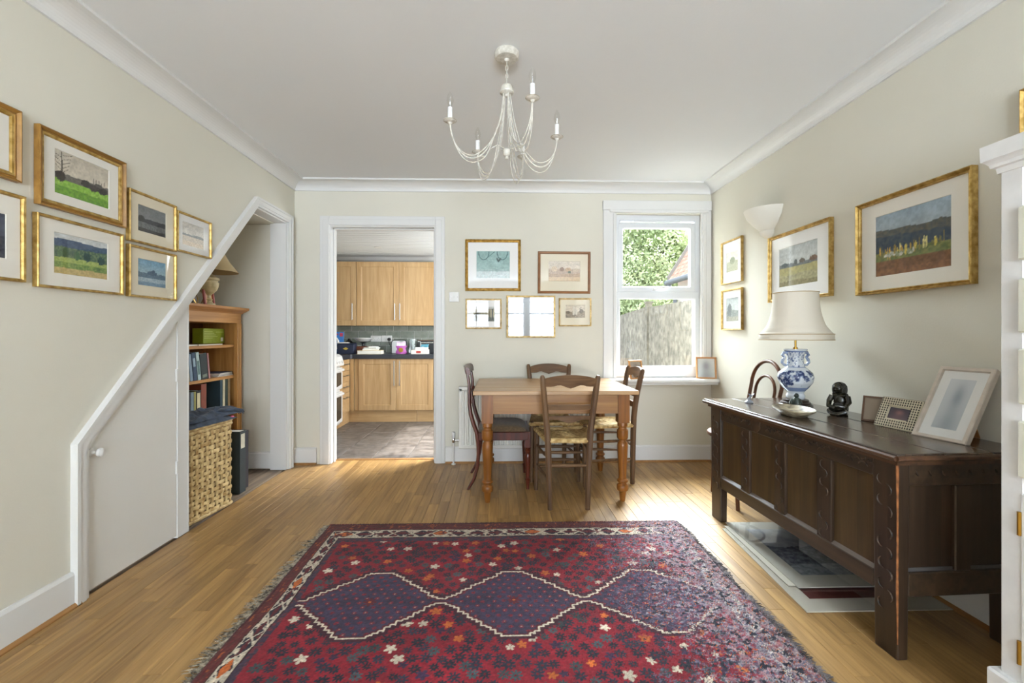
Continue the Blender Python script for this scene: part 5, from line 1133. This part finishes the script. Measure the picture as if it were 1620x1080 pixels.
# hamper
hm = thing('wicker_hamper', 'tall woven rattan laundry hamper at the recess entrance', 'basket', (-1.955, 2.905, 0), math.radians(-7))
HW, HD_, HH = .225, .145, .545   # half size along y, x
mWk = M('rattan_splint', '#B08C54', .55, var=.22, ns=24, c2='#DCC28C', rnd=.1); mWkD = M('rattan_dark', '#7A5A34', .6)
def peri(s, r=.05, grow=0):
    a, b = HD_+grow, HW+grow; L = [2*(b-r), PI*r/2, 2*(a-r), PI*r/2]*2; tot = sum(L); s = (s % 1)*tot
    segs = [((a, -(b-r)), (0, 1)), None, ((a-r, b), (-1, 0)), None, ((-a, b-r), (0, -1)), None, ((-(a-r), -b), (1, 0)), None]; cs = [None, (a-r, b-r, 0), None, (-(a-r), b-r, PI/2), None, (-(a-r), -(b-r), PI), None, (a-r, -(b-r), 1.5*PI)]
    for i, l in enumerate(L):
        if s <= l or i == 7:
            if segs[i]: p, d_ = segs[i]; n_ = [(1, 0), 0, (0, 1), 0, (-1, 0), 0, (0, -1), 0][i]; return (p[0]+d_[0]*s, p[1]+d_[1]*s), n_
            q = cs[i]; an_ = q[2]+s/r; return (q[0]+r*math.cos(an_), q[1]+r*math.sin(an_)), (math.cos(an_), math.sin(an_))
        s -= l
NS = 34; rows_ = 17; t = MB(); per = 6
for j in range(rows_):
    z = .012+j*(HH-.03)/rows_; h = (HH-.03)/rows_*.90; V = []; n = NS*per
    for i in range(n):
        (px_, py_), nn_ = peri(i/n); o_ = .0075*math.cos(PI*i/per+PI*(j % 2)); w_ = .0028
        taper = h*(1-.18*(.5-.5*math.cos(2*PI*i/per)))
        for dz_, bulge in ((-.5, 0), (0, .003), (.5, 0)): V.append((px_+nn_[0]*(o_+bulge), py_+nn_[1]*(o_+bulge), z+h/2+dz_*taper))
    MB().add(V, [(i*3+k, ((i+1) % n)*3+k, ((i+1) % n)*3+k+1, i*3+k+1) for i in range(n) for k in (0, 1)], True).build('weaver', mWk, hm, fix=False)
for i in range(NS):
    (px_, py_), nn_ = peri(i/NS); tx_, ty_ = -nn_[1], nn_[0]; V = []
    for z in np.linspace(.006, HH-.012, 9):
        o_ = 0.0; V += [(px_+tx_*w2+nn_[0]*dn, py_+ty_*w2+nn_[1]*dn, float(z)) for w2, dn in ((-.009, -.002), (.009, -.002), (.009, .002), (-.009, .002))]
    MB().add(V, [(k*4+q, k*4+(q+1) % 4, k*4+4+(q+1) % 4, k*4+4+q) for k in range(8) for q in range(4)]).build('stake', mWk, hm)
MB().prism([peri(i/64, grow=-.014)[0] for i in range(64)], 'z', .008, HH-.02).build('liner', mWkD, hm)
for z in (.008, HH-.008): MB().tube([(*peri(i/80, grow=.002)[0], z) for i in range(80)], .0105, 8, closed=True).build('rim', mWk, hm)
t = MB().prism([peri(i/64, grow=.002)[0] for i in range(64)], 'z', HH, HH+.012); t.tube([(*peri(i/80, grow=.004)[0], HH+.012) for i in range(80)], .009, 8, closed=True); t.build('lid', mWk, hm)
r = thing('folded_clothing', 'navy blue clothing heaped on top of the rattan hamper', 'clothes', (-1.955, 2.93, HH+.02), math.radians(-7))
def heap(u, v, k=0):
    a, b = (u-.5)*2, (v-.5)*2; f = max(0, 1-abs(a)**5)*max(0, 1-abs(b)**5)
    n1 = float(fbm(np.array([u*3.+k*5]), np.array([v*6.+k]), 90)[0]-.45); n2 = float(fbm(np.array([u*6.+v*9]), np.array([v*4.+1.]), 92)[0]-.45)
    return (a*(.165-k*.02)+.02*n1, b*(.245-.02*k)+.05*n1+.02*k, .001+k*.028+f*(.034+.05*n1+.035*n2+.012*math.sin(a*9+b*5+k)))
mNavy = M('navy_cloth', '#28323F', .9, var=.15, ns=20, bump=.15, bs=300, sheen=.15, c2='#37455A')
t = MB()
for k in range(2): t.grid(lambda u, v: heap(u, v, k), 40, 60)
t.build('garment', mNavy, r, fix=False)
t = MB()
for k in range(7):
    y0 = .16+.014*k; z0 = .035+.010*math.sin(k*1.3); x0 = .10-.012*k+.03*math.sin(k*2.)
    t.tube([(x0-.05, y0-.10, z0+.012), (x0, y0-.02, z0+.016), (x0+.02, y0+.06, z0+.01), (x0+.03, y0+.11, z0-.004), (x0+.03, y0+.13, z0-.02)], [.014, .017, .015, .011, .004], 8, flat=.7)
t.build('sleeve_folds', mNavy, r)
MB().ell((.135, .20, .008), (.010, .016, .009)).build('pink_label', flat('#B04868'), r)
# ------------------------------------------------------------------ kitchen furniture
FY = 5.85; WTZ = .87
def shaker(mb, x0, x1, y, z0, z1, fw=.065):
    """door leaf with a recessed centre, front at y (facing -y)"""
    mb.rect_frame(x1-x0, z1-z0, [(0, .02), (0, .0015), (.0015, 0), (fw, 0), (fw+.006, .006), (fw+.006, .02)]).xf(Matrix.Translation(((x0+x1)/2, y, (z0+z1)/2)), len(mb.v)-24)
    return mb.box(x0+fw, x1-fw, y+.006, y+.018, z0+fw, z1-fw)
def bar(name, parent, x, y, z0, z1):
    t = MB().tube([(x, y-.028, z0), (x, y-.028, z1)], .006, 10)
    for z in (z0+.02, z1-.02): t.tube([(x, y-.028, z), (x, y, z)], .0045, 8)
    return t.build(name, mSteel, parent, world=True)
def unit(label, x0, x1, z0, z1, yf, yb_, doors, hz0, hz1, group):
    r = thing('kitchen_wall_unit' if z0 > 1 else 'kitchen_base_unit', label, 'cabinet', ((x0+x1)/2, (yf+yb_)/2, z0), 0, group)
    t = MB(); t.box(x0, x0+.018, yf+.021, yb_, z0, z1); t.box(x1-.018, x1, yf+.021, yb_, z0, z1); t.box(x0+.018, x1-.018, yf+.021, yb_, z0, z0+.018); t.box(x0+.018, x1-.018, yf+.021, yb_, z1-.018, z1); t.box(x0+.018, x1-.018, yb_-.01, yb_, z0+.018, z1-.018)
    t.build('carcass', mKitX, r, world=True)
    for a, b, hx_ in doors:
        d_ = shaker(MB(), a+.0015, b-.0015, yf, z0+.001, z1-.001).build('door', mKit, r, world=True)
        bar('handle', d_, hx_, yf, hz0, hz1)
    return r
GU = 'beech wall units over the kitchen worktop'; GL = 'beech base units under the kitchen worktop'
unit('beech single door wall unit at left of the kitchen wall cabinets', -2.40, -1.903, 1.24, 2.09, 6.10, KY1-.012, [(-2.40, -1.903, -1.947)], 1.315, 1.535, GU)
unit('beech two door wall unit over the kitchen worktop sockets', -1.900, -.775, 1.24, 2.09, 6.10, KY1-.012, [(-1.90, -1.338, -1.388), (-1.338, -.775, -1.321)], 1.315, 1.535, GU)
unit('beech two door base unit facing the kitchen doorway', -1.795, -.845, .155, .812, FY, KY1-.012, [(-1.795, -1.319, -1.339), (-1.319, -.845, -1.27)], .47, .79, GL)
unit('beech base unit half hidden by the right door jamb', -.842, .30, .155, .812, FY, KY1-.012, [(-.842, -.37, -.40), (-.37, .30, -.34)], .47, .79, GL)
t = thing('kitchen_plinth', 'beech plinth boards under the kitchen base units', 'plinth', (-.9, FY+.05, 0))
MB().box(-1.926, -1.062, FY+.045, FY+.063, 0, .148).build('plinth_board', mKitX, t, world=True); MB().box(-1.059, .30, FY+.045, FY+.063, 0, .152).build('plinth_board', mKitX, t, world=True)
MB().box(-1.945, -1.927, 5.45, FY+.06, 0, .148).build('plinth_board', mKitX, t, world=True)
t = thing('corner_post', 'beech corner post between drawers and base unit', 'panel', (-1.84, 5.84, .155))
MB().box(-1.893, -1.85, 5.832, 5.85, .155, .812).build('post', mKit, t, world=True); MB().box(-1.85, -1.80, FY+.012, FY+.03, .155, .812).build('filler', mKit, t, world=True)
dr_ = thing('drawer_unit', 'beech four drawer unit beside the white cooker', 'cabinet', (-2.15, 5.64, .155))
MB().box(-2.45, -1.918, 5.452, 5.83, .155, .812).build('carcass', mKitX, dr_, world=True)
zz = [(.157, .40), (.403, .535), (.538, .672), (.675, .81)]
for a, b in zz:
    d_ = MB().box(-1.917, -1.897, 5.453, 5.828, a, b).build('drawer', mKitX, dr_, world=True, bevel=.002); z = b-.055
    t = MB().tube([(-1.868, 5.56, z), (-1.868, 5.72, z)], .006, 10)
    for y_ in (5.58, 5.70): t.tube([(-1.868, y_, z), (-1.897, y_, z)], .0045, 8)
    t.build('handle', mSteel, d_, world=True)
wt = thing('kitchen_worktop', 'dark speckled L-shaped kitchen worktop', 'worktop', (-1.2, 6.1, .814))
MB().prism([(KX0+.005, 5.452), (-1.885, 5.452), (-1.885, 5.80), (-1.865, 5.82), (.33, 5.82), (.33, KY1-.01), (KX0+.005, KY1-.01)], 'z', .8145, WTZ).build('slab', mTop, wt, world=True, bevel=.004, seg=2)
ck = thing('cooker', 'white freestanding double oven cooker at left edge of the kitchen doorway', 'cooker', (-2.17, 5.16, 0))
MB().box(-2.46, -1.885, 4.90, 5.445, .06, .885).build('body', mWhite, ck, world=True, bevel=.008)
MB().box(-2.44, -1.93, 4.92, 5.43, 0, .06).build('foot_plinth', mBlack, ck, world=True)
P = [(-1.885, .755), (-1.845, .755), (-1.835, .77), (-1.862, .865), (-1.89, .89), (-2.0, .892), (-2.0, .755)]
cp = MB().prism(P, 'y', 4.90, 5.445).build('control_panel', mWhite, ck, world=True, bevel=.005)
for k in range(6): MB().lathe([(.016, 0), (.016, .012), (.006, .014), (.006, .022), (0, .022)], (-1.846, 4.96+k*.085, .80), 14, Matrix.Rotation(PI/2-.27, 4, 'Y')).build('knob', mPlast, cp, world=True)
t = MB()
for k in range(14): t.box(-1.8415, -1.8395, 4.94+k*.036, 4.952+k*.036, .778, .785)
t.build('control_marks', mBlack, cp, world=True, kind='stuff')
for z0, z1, nm in ((.485, .735, 'grill_door'), (.09, .455, 'oven_door')):
    d_ = MB().box(-1.887, -1.855, 4.905, 5.44, z0, z1).build(nm, mWhite, ck, world=True, bevel=.006)
    gp = [(4.95, z0+.09)]+[(4.95+(5.395-4.95)*i/10, z0+.055-.022*math.sin(PI*i/10)) for i in range(11)]+[(5.395, z1-.055), (4.95, z1-.055)]
    MB().prism(gp, 'x', -1.8555, -1.853).build('oven_glass', M('oven_glass_'+nm, '#33302C', .08, spec=.6), d_, world=True)
    t = MB().box(-1.853, -1.826, 4.92, 5.425, z1-.04, z1-.012); t.build('handle', mPlast, d_, world=True, bevel=.006)
# kitchen sockets
for i, (xc, lab) in enumerate(((-1.722, 'white double wall socket at left over the kitchen worktop'), (-1.572, 'white double wall socket with black plug over the kitchen worktop'))):
    r = thing('wall_socket', lab, 'socket', (xc, KY1-.0085, 1.064), 0, 'kitchen wall sockets')
    MB().box(-.073, .073, -.010, 0, -.043, .043).build('plate', mPlast, r, bevel=.003)
    for s in (-1, 1):
        MB().box(s*.034-.006, s*.034+.006, -.013, -.0095, .02, .034).build('rocker', mPlast, r)
        if not (i == 1 and s == 1):
            t = MB(); t.box(s*.034-.002, s*.034+.002, -.0105, -.0095, .002, .010)
            for q in (-1, 1): t.box(s*.034+q*.011-.003, s*.034+q*.011+.003, -.0105, -.0095, -.016, -.012)
            t.build('socket_slots', mBlack, r)
r = thing('power_plug', 'black plug with cable in the right kitchen socket', 'plug', (-1.535, KY1-.02, 1.055))
MB().lathe([(.022, 0), (.024, .006), (.022, .026), (.012, .034), (0, .034)], (0, 0, 0), 16, Matrix.Rotation(PI/2, 4, 'X')).build('plug', mBlack, r)
MB().tube([(0, -.03, -.012), (.004, -.04, -.04), (.02, -.05, -.08), (.045, -.055, -.11), (.05, -.06, -.15), (.06, -.065, -.178), (.12, -.08, -.181)], .0045, 8).build('cable', mBlack, r)
# clutter on the kitchen worktop
KT = WTZ+.0006
r = thing('kettle', 'white jug kettle at left edge of the doorway view on kitchen worktop', 'kettle', (-2.215, 5.98, KT))
MB().lathe([(.075, 0), (.078, .015), (.074, .10), (.066, .19), (.05, .215), (.02, .222), (.018, .232), (0, .235)], n=28).build('body', mWhite, r)
MB().tube([(.06, 0, .195), (.10, 0, .20), (.118, 0, .17), (.112, 0, .09), (.075, 0, .04)], [.011, .013, .013, .012, .010], 10).build('handle', mPlast, r)
MB().hexa([(-.07, -.02, .15), (-.06, -.02, .15), (-.06, .02, .15), (-.07, .02, .15), (-.10, -.012, .2), (-.06, -.02, .2), (-.06, .02, .2), (-.10, .012, .2)]).build('spout', mWhite, r)
r = thing('cereal_carton', 'tall bright blue carton with red marks beside the kettle', 'carton', (-2.115, 6.08, KT), .15)
MB().box(-.055, .055, -.03, .03, 0, .285).build('box', flat('#2F6EAF', .4), r, bevel=.002)
t = MB(); t.box(-.04, -.008, -.0306, -.0300, .245, .262); t.box(.01, .05, -.0306, -.03, .225, .272); t.build('red_print', flat('#A8344A'), r)
t = MB(); t.box(-.035, .035, -.0307, -.03, .08, .15); t.box(-.045, .02, -.0307, -.03, .03, .04); t.build('pale_print', flat('#6FA4D4'), r)
r = thing('navy_tin', 'navy blue box with small yellow diamond emblem on kitchen worktop', 'box', (-1.975, 5.965, KT), .03)
MB().hexa([(-.105, -.06, 0), (.10, -.06, 0), (.10, .06, 0), (-.105, .06, 0), (-.112, -.065, .125), (.108, -.065, .125), (.108, .065, .125), (-.112, .065, .125)]).build('tin', flat('#232B42', .5), r, bevel=.006)
MB().box(-.112, .108, -.066, .066, .125, .138).build('lid', flat('#232B42', .5), r, bevel=.004)
MB().prism([(-.035, .07), (0, .052), (.035, .07), (0, .088)], 'y', -.0672, -.0622).build('emblem', flat('#B59A3A'), r)
r = thing('letters', 'white envelopes lying on the navy box', 'papers', (-2.02, 5.97, KT+.1385), .2); MB().box(-.07, .07, -.045, .045, 0, .008).build('envelope', mPaper, r); MB().box(-.06, .065, -.05, .04, .008, .013).build('envelope', mPaper, r)
r = thing('coffee_pot', 'squat black pot behind the navy box', 'pot', (-2.045, 6.24, KT)); MB().lathe([(.05, 0), (.06, .03), (.06, .12), (.045, .16), (.03, .17), (.012, .175), (.016, .195), (0, .2)], n=22).build('body', mBlack, r); MB().tube([(.05, 0, .14), (.09, 0, .14), (.095, 0, .08), (.058, 0, .04)], .008, 8).build('handle', mBlack, r)
r = thing('kitchen_scale', 'white bowl kitchen scale on black stand behind navy box', 'scale', (-1.845, 6.22, KT))
MB().lathe([(.05, .150), (.09, .165), (.115, .195), (.125, .203), (.125, .207), (.112, .200), (.085, .175), (0, .165)], n=30).build('bowl', mWhite, r)
t = MB(); t.lathe([(.06, 0), (.06, .02), (.02, .03), (.018, .13), (.05, .15)], n=18); t.build('stand', mBlack, r)
r = thing('wooden_trivet', 'reddish brown wooden block by the papers on worktop', 'block', (-1.81, 6.07, KT)); MB().box(-.07, .055, -.05, .05, 0, .095).build('block', wood('brown_block', '#4A2618', '#74402A', 0, .4, 0), r, bevel=.008); MB().lathe([(.006, .095), (.012, .105), (0, .112)], n=12).build('knob', mBlack, r)
r = thing('cream_book', 'cream covered book lying at front of kitchen worktop', 'book', (-1.665, 5.945, KT), .04); MB().box(-.15, .15, -.09, .09, .044, .048).build('cover', flat('#D6C49A'), r); MB().box(-.147, .147, -.087, .087, .003, .044).build('pages', mPaper, r); MB().box(-.15, .15, -.09, .09, 0, .003).build('cover', flat('#D6C49A'), r)
for i, (w, d, h, col, rz, lab) in enumerate([(.2, .15, .02, '#B9C0BE', .2, 'grey-green leaflet pile on the cream book, lowest'), (.17, .14, .016, '#8FA09E', -.1, 'teal-grey leaflets above the pile on cream book'), (.13, .10, .012, '#DADAD6', .5, 'white folded paper topmost on the cream book')]):
    flatbook(lab, (-1.665+.012*i, 5.95), (w, d, h), KT+.0485+[0, .0205, .037][i], col, rz, name='leaflets', cat='papers', group='papers on the cream book')
r = thing('toaster', 'chrome toaster with dark rounded edge on kitchen worktop', 'toaster', (-1.345, 6.20, KT), .06)
P = [(-.10, 0), (.10, 0), (.10, .14)]+[(.10-.035*(1-math.cos(a*PI/8)), .14+.035*math.sin(a*PI/8)) for a in range(1, 5)]+[(-.065-.035*math.sin(a*PI/8), .175-.035*(1-math.cos(a*PI/8))) for a in range(0, 5)]
MB().prism(P, 'y', -.065, .065).build('body', mSteel, r, bevel=.004)
t = MB().tube([(a, -.066, b) for a, b in P], .006, 6, closed=True); t.build('dark_rim', mBlack, r); t = MB(); [t.box(-.075, .075, y_-.012, y_+.012, .173, .177) for y_ in (-.025, .025)]; t.build('slots', mBlack, r); MB().box(.10, .118, -.012, .012, .08, .095).build('lever', mBlack, r)
r = thing('pink_packet', 'magenta packet with yellow centre and white top on kitchen worktop', 'packet', (-1.285, 6.0, KT), .05)
t = MB().grid(lambda u, v: ((u-.5)*(.125+.02*math.sin(v*8)), -.028*math.sin(PI*u)*(1-v*.8)-.002, v*.105), 12, 10); t.grid(lambda u, v: ((u-.5)*(.125+.02*math.sin(v*8)), .028*math.sin(PI*u)*(1-v*.8)+.002, v*.105), 12, 10); t.build('bag', flat('#B255A6', .4), r)
t = MB().grid(lambda u, v: ((u-.5)*.115, -.006*math.cos(v*3)-.002, .10+v*.055+.006*math.sin(u*9)), 10, 4); t.grid(lambda u, v: ((u-.5)*.115, .004*math.cos(v*3), .10+v*.055+.006*math.sin(u*9)), 10, 4); t.build('top_fold', flat('#D9C6D6', .4), r)
MB().lathe([(.001, 0), (.03, 0)], (0, -.030, .05), 16, Matrix.Rotation(PI/2, 4, 'X')).build('yellow_print', flat('#C9A23A'), r)
for i, (xc, h, w, lab) in enumerate([(-1.135, .19, .05, 'crumpled clear plastic bag left of the glass jug'), (-1.06, .195, .045, 'tall clear glass jug on kitchen worktop')]):
    r = thing('plastic_bag' if i == 0 else 'glass_jug', lab, 'bag' if i == 0 else 'jug', (-1.135 if i else -1.185, 6.10 if i else 6.26, KT))
    if i == 0:
        MB().grid(lambda u, v: ((.048+.012*math.sin(u*31)+.01*math.sin(v*9))*math.cos(u*2*PI)*(1-.35*v), (.04+.01*math.sin(u*25))*math.sin(u*2*PI)*(1-.35*v), v*h), 40, 10).build('film', M('milky_plastic', '#C9CCCC', .2, spec=.6), r); MB().ell((0, 0, .05), (.034, .03, .045)).build('contents', flat('#B9B4AA'), r)
    else:
        mJ = glass('jug_glass', (.93, .95, .95), 1.6); MB().lathe([(.035, 0), (.042, .005), (.05, .1), (.055, .19), (.052, .19), (.047, .1), (.038, .01), (0, .008)], n=28).build('body', mJ, r); MB().tube([(.05, 0, .16), (.085, 0, .155), (.085, 0, .07), (.047, 0, .05)], .006, 8).build('handle', M('jug_handle', '#C4C8C8', .1, spec=.6), r)
r = thing('black_box', 'large black appliance box with white lettering strip at right on worktop', 'box', (-.91, 6.27, KT), -.02)
MB().box(-.20, .26, -.08, .08, 0, .165).build('carton', flat('#1E1F22', .4), r, bevel=.003); MB().box(-.203, .263, -.083, .083, .165, .175).build('brown_lid', flat('#5A3A26'), r)
t = MB()
for k in range(11): t.box(-.15+k*.017, -.15+k*.017+.010, -.0806, -.08, .135, .135+.014*(1 if k % 4 else .8))
for k in range(7): t.box(-.15+k*.017, -.15+k*.017+.009, -.0806, -.08, .112, .119)
t.build('white_lettering', mPaper, r, kind='stuff')
r = thing('book_stack_base', 'white and red covered book lying under blue leaflet on worktop', 'book', (-1.03, 5.96, KT), -.02); MB().box(-.105, .105, -.07, .07, 0, .05).build('pages', mPaper, r); MB().box(-.107, .107, -.072, .072, .05, .054).build('cover', flat('#DDD6C6'), r); MB().box(-.04, .02, -.0708, -.07, .012, .04).build('red_print', flat('#B5453E'), r)
flatbook('blue and white leaflet on the white and red book', (-1.01, 5.97), (.17, .12, .03), KT+.0545, '#CFD6DA', .15, name='leaflets', cat='papers'); r = thing('teal_packet', 'small teal packet propped on the blue and white leaflet', 'packet', (-.975, 5.965, KT+.085), -.2); MB().hexa([(-.05, -.02, 0), (.045, -.02, 0), (.045, .02, 0), (-.05, .02, 0), (-.045, .0, .035), (.05, .0, .042), (.05, .02, .042), (-.045, .02, .035)]).build('sachet', flat('#5C9AAE', .4), r); MB().box(-.03, .0, -.0205, -.019, .002, .008).build('print', mPaper, r)
# ------------------------------------------------------------------ garden seen through the window
gd = struct(MB().box(.46, 14, YB+.14, 24, -.3, -.15), 'ground', M('garden_paving', '#8A857A', .9, var=.2, ns=3, world=True), 'paved garden outside the window')
fn = thing('garden_fence', 'weathered grey close-boarded timber fence outside the window', 'fence', (2.6, 7.5, -.15))
fbm_ = None; y = 4.3
def fz(y): return 1.59 if y < 7.82 else 1.605-.045*(y-7.95)
while y < 10.6:
    if not (7.84 < y+.05 < 7.99):
        z1 = fz(y)+random.uniform(-.006, .006); a = y; b = y+.104
        MB().hexa([(2.6, a, -.1), (2.612, a, -.1), (2.612, b, -.1), (2.594, b, -.1), (2.6, a, z1), (2.612, a, z1), (2.612, b, z1), (2.594, b, z1)]).build('fence_board', mFence, fn, world=True)
    y += .098
for yy, zt_ in ((7.90, 1.665), (10.2, 1.62), (5.1, 1.665)):
    p_ = MB().box(2.565, 2.66, yy-.05, yy+.05, -.15, zt_).build('post', mFence, fn, world=True); MB().box(2.55, 2.675, yy-.062, yy+.062, zt_, zt_+.03).build('post_cap', mFence, p_, world=True)
for z in (.1, 1.3): MB().box(2.613, 2.655, 4.3, 10.6, z, z+.08).build('arris_rail', mFence, fn, world=True)
HXO = .0
hs_ = thing('neighbouring_house', 'pale rendered house with pinkish tiled roof and grey gutter beyond the fence', 'house', (4.6, 8.6, -.15))
MB().box(4.28, 8.0, 5.5, 10.8, -.15, 2.40).build('wall', M('white_render', '#CFC9C0', .9), hs_, world=True)
mRf = M('pink_roof_tile', '#A9806C', .85, var=.2, ns=8, c2='#C79F8C', rnd=.1)
rp = MB().hexa([(4.2, 5.4, 2.40), (6.0, 5.4, 5.17), (6.0, 11.0, 5.17), (4.2, 11.0, 2.40), (4.13, 5.4, 2.44), (5.93, 5.4, 5.21), (5.93, 11.0, 5.21), (4.13, 11.0, 2.44)]).build('roof', mRf, hs_, world=True)
t = MB(); dv = Vector((1.8, 0, 2.77)).normalized(); nv_ = Vector((-dv.z, 0, dv.x))
for k in range(24):
    for j in range(18):
        c0 = Vector((4.14, 5.4+j*.3+(.15 if k % 2 else 0), 2.435))+dv*(k*.13); a = c0+nv_*.006; b = c0+dv*.19+nv_*.002
        t.hexa([a, a+Vector((0, .3, 0)), b+Vector((0, .3, 0)), b, a+nv_*.014, a+nv_*.014+Vector((0, .3, 0)), b+nv_*.012+Vector((0, .3, 0)), b+nv_*.012])
t.build('roof_tiles', mRf, hs_, world=True, kind='stuff')
MB().hexa([(4.16, 11.0, 2.34), (6.0, 11.0, 5.17), (6.0, 11.05, 5.17), (4.16, 11.05, 2.34), (4.10, 11.0, 2.52), (5.93, 11.0, 5.33), (5.93, 11.05, 5.33), (4.10, 11.05, 2.52)]).build('bargeboard', M('grey_barge', '#8C8882', .7), hs_, world=True)
mPipe = M('grey_gutter', '#6E737A', .5)
MB().tube([(4.08, 5.4, 2.40), (4.06, 10.95, 2.36)], .065, 12).build('gutter', mPipe, hs_, world=True)
MB().tube([(4.06, 10.8, 2.36), (4.08, 10.78, 2.18), (4.20, 10.76, 2.0), (4.22, 10.76, -.1)], .05, 10).build('downpipe', mPipe, hs_, world=True)
def tree(label, c0, blobs, n, seed, mat, lsz):
    r = thing('garden_tree', label, 'tree', (c0[0], c0[1], -.15)); rg = np.random.RandomState(seed)
    MB().tube([(c0[0], c0[1], -.15), (c0[0]+.05, c0[1], 1.5), (c0[0]-.1, c0[1]+.1, 3.0), (c0[0], c0[1], 4.6)], [.2, .16, .12, .06], 10).build('trunk', mBark, r, world=True)
    for k in range(6):
        b = blobs[k % len(blobs)]; MB().tube([(c0[0], c0[1], 1.6+.3*k), ((c0[0]+b[0])/2, (c0[1]+b[1])/2, (1.8+.3*k+b[2])/2), (b[0], b[1], b[2])], [.07, .05, .02], 7).build('branch', mBark, r, world=True)
    tot = sum(b[3]**2 for b in blobs); P = []
    for b in blobs:
        m = int(n*b[3]**2/tot); d = rg.normal(size=(m, 3)); d /= np.linalg.norm(d, axis=1)[:, None]; rad_ = b[3]*(.55+.5*rg.rand(m))[:, None]*(1+.25*np.sin(d[:, :1]*7+b[0])*np.cos(d[:, 2:]*6)); P.append(np.array(b[:3])+d*rad_*np.array([1, 1, .85]))
    P = np.concatenate(P); m = len(P); a = rg.normal(size=(m, 3)); a /= np.linalg.norm(a, axis=1)[:, None]; q = rg.normal(size=(m, 3)); q -= a*(q*a).sum(1)[:, None]; q /= np.linalg.norm(q, axis=1)[:, None]; s_ = (lsz*(.6+.8*rg.rand(m)))[:, None]
    V = np.stack([P-a*s_, P+q*s_*.45, P+a*s_, P-q*s_*.45], 1).reshape(-1, 3)-np.array([c0[0], c0[1], -.15])
    me = bpy.data.meshes.new('foliage'); me.from_pydata(V.tolist(), [], (np.arange(m*4).reshape(-1, 4)).tolist()); me.materials.append(mat); me.update()
    link('foliage', me, r, kind='stuff')
tree('large light green leafy tree behind the fence, filling the upper window', (4.7, 14.5), [(4.0, 14, 2.6, 1.3), (5.2, 14, 3.6, 1.4), (3.6, 14.5, 4.2, 1.3), (4.6, 15, 5.0, 1.5), (5.8, 15, 2.6, 1.4), (6.2, 14.8, 4.6, 1.3), (4.4, 13.6, 1.6, 1.0), (3.3, 14, 1.5, .9)], 60000, 3, mLeaf, .052)
tree('darker green tree standing behind the light green garden tree', (6.9, 20), [(4.9, 19.3, 3.0, 1.9), (6.8, 19.5, 4.8, 2.0), (5.5, 20, 6.0, 1.8), (8.1, 20, 3.0, 2.0), (4.4, 19.2, 5.0, 1.6), (5.9, 19, 1.6, 1.6), (7.8, 20, 6.5, 1.8)], 16000, 4, M('leaf_dark_green', '#7F9A62', .6, var=.3, ns=1.5, c2='#A8BC86', world=True), .09)
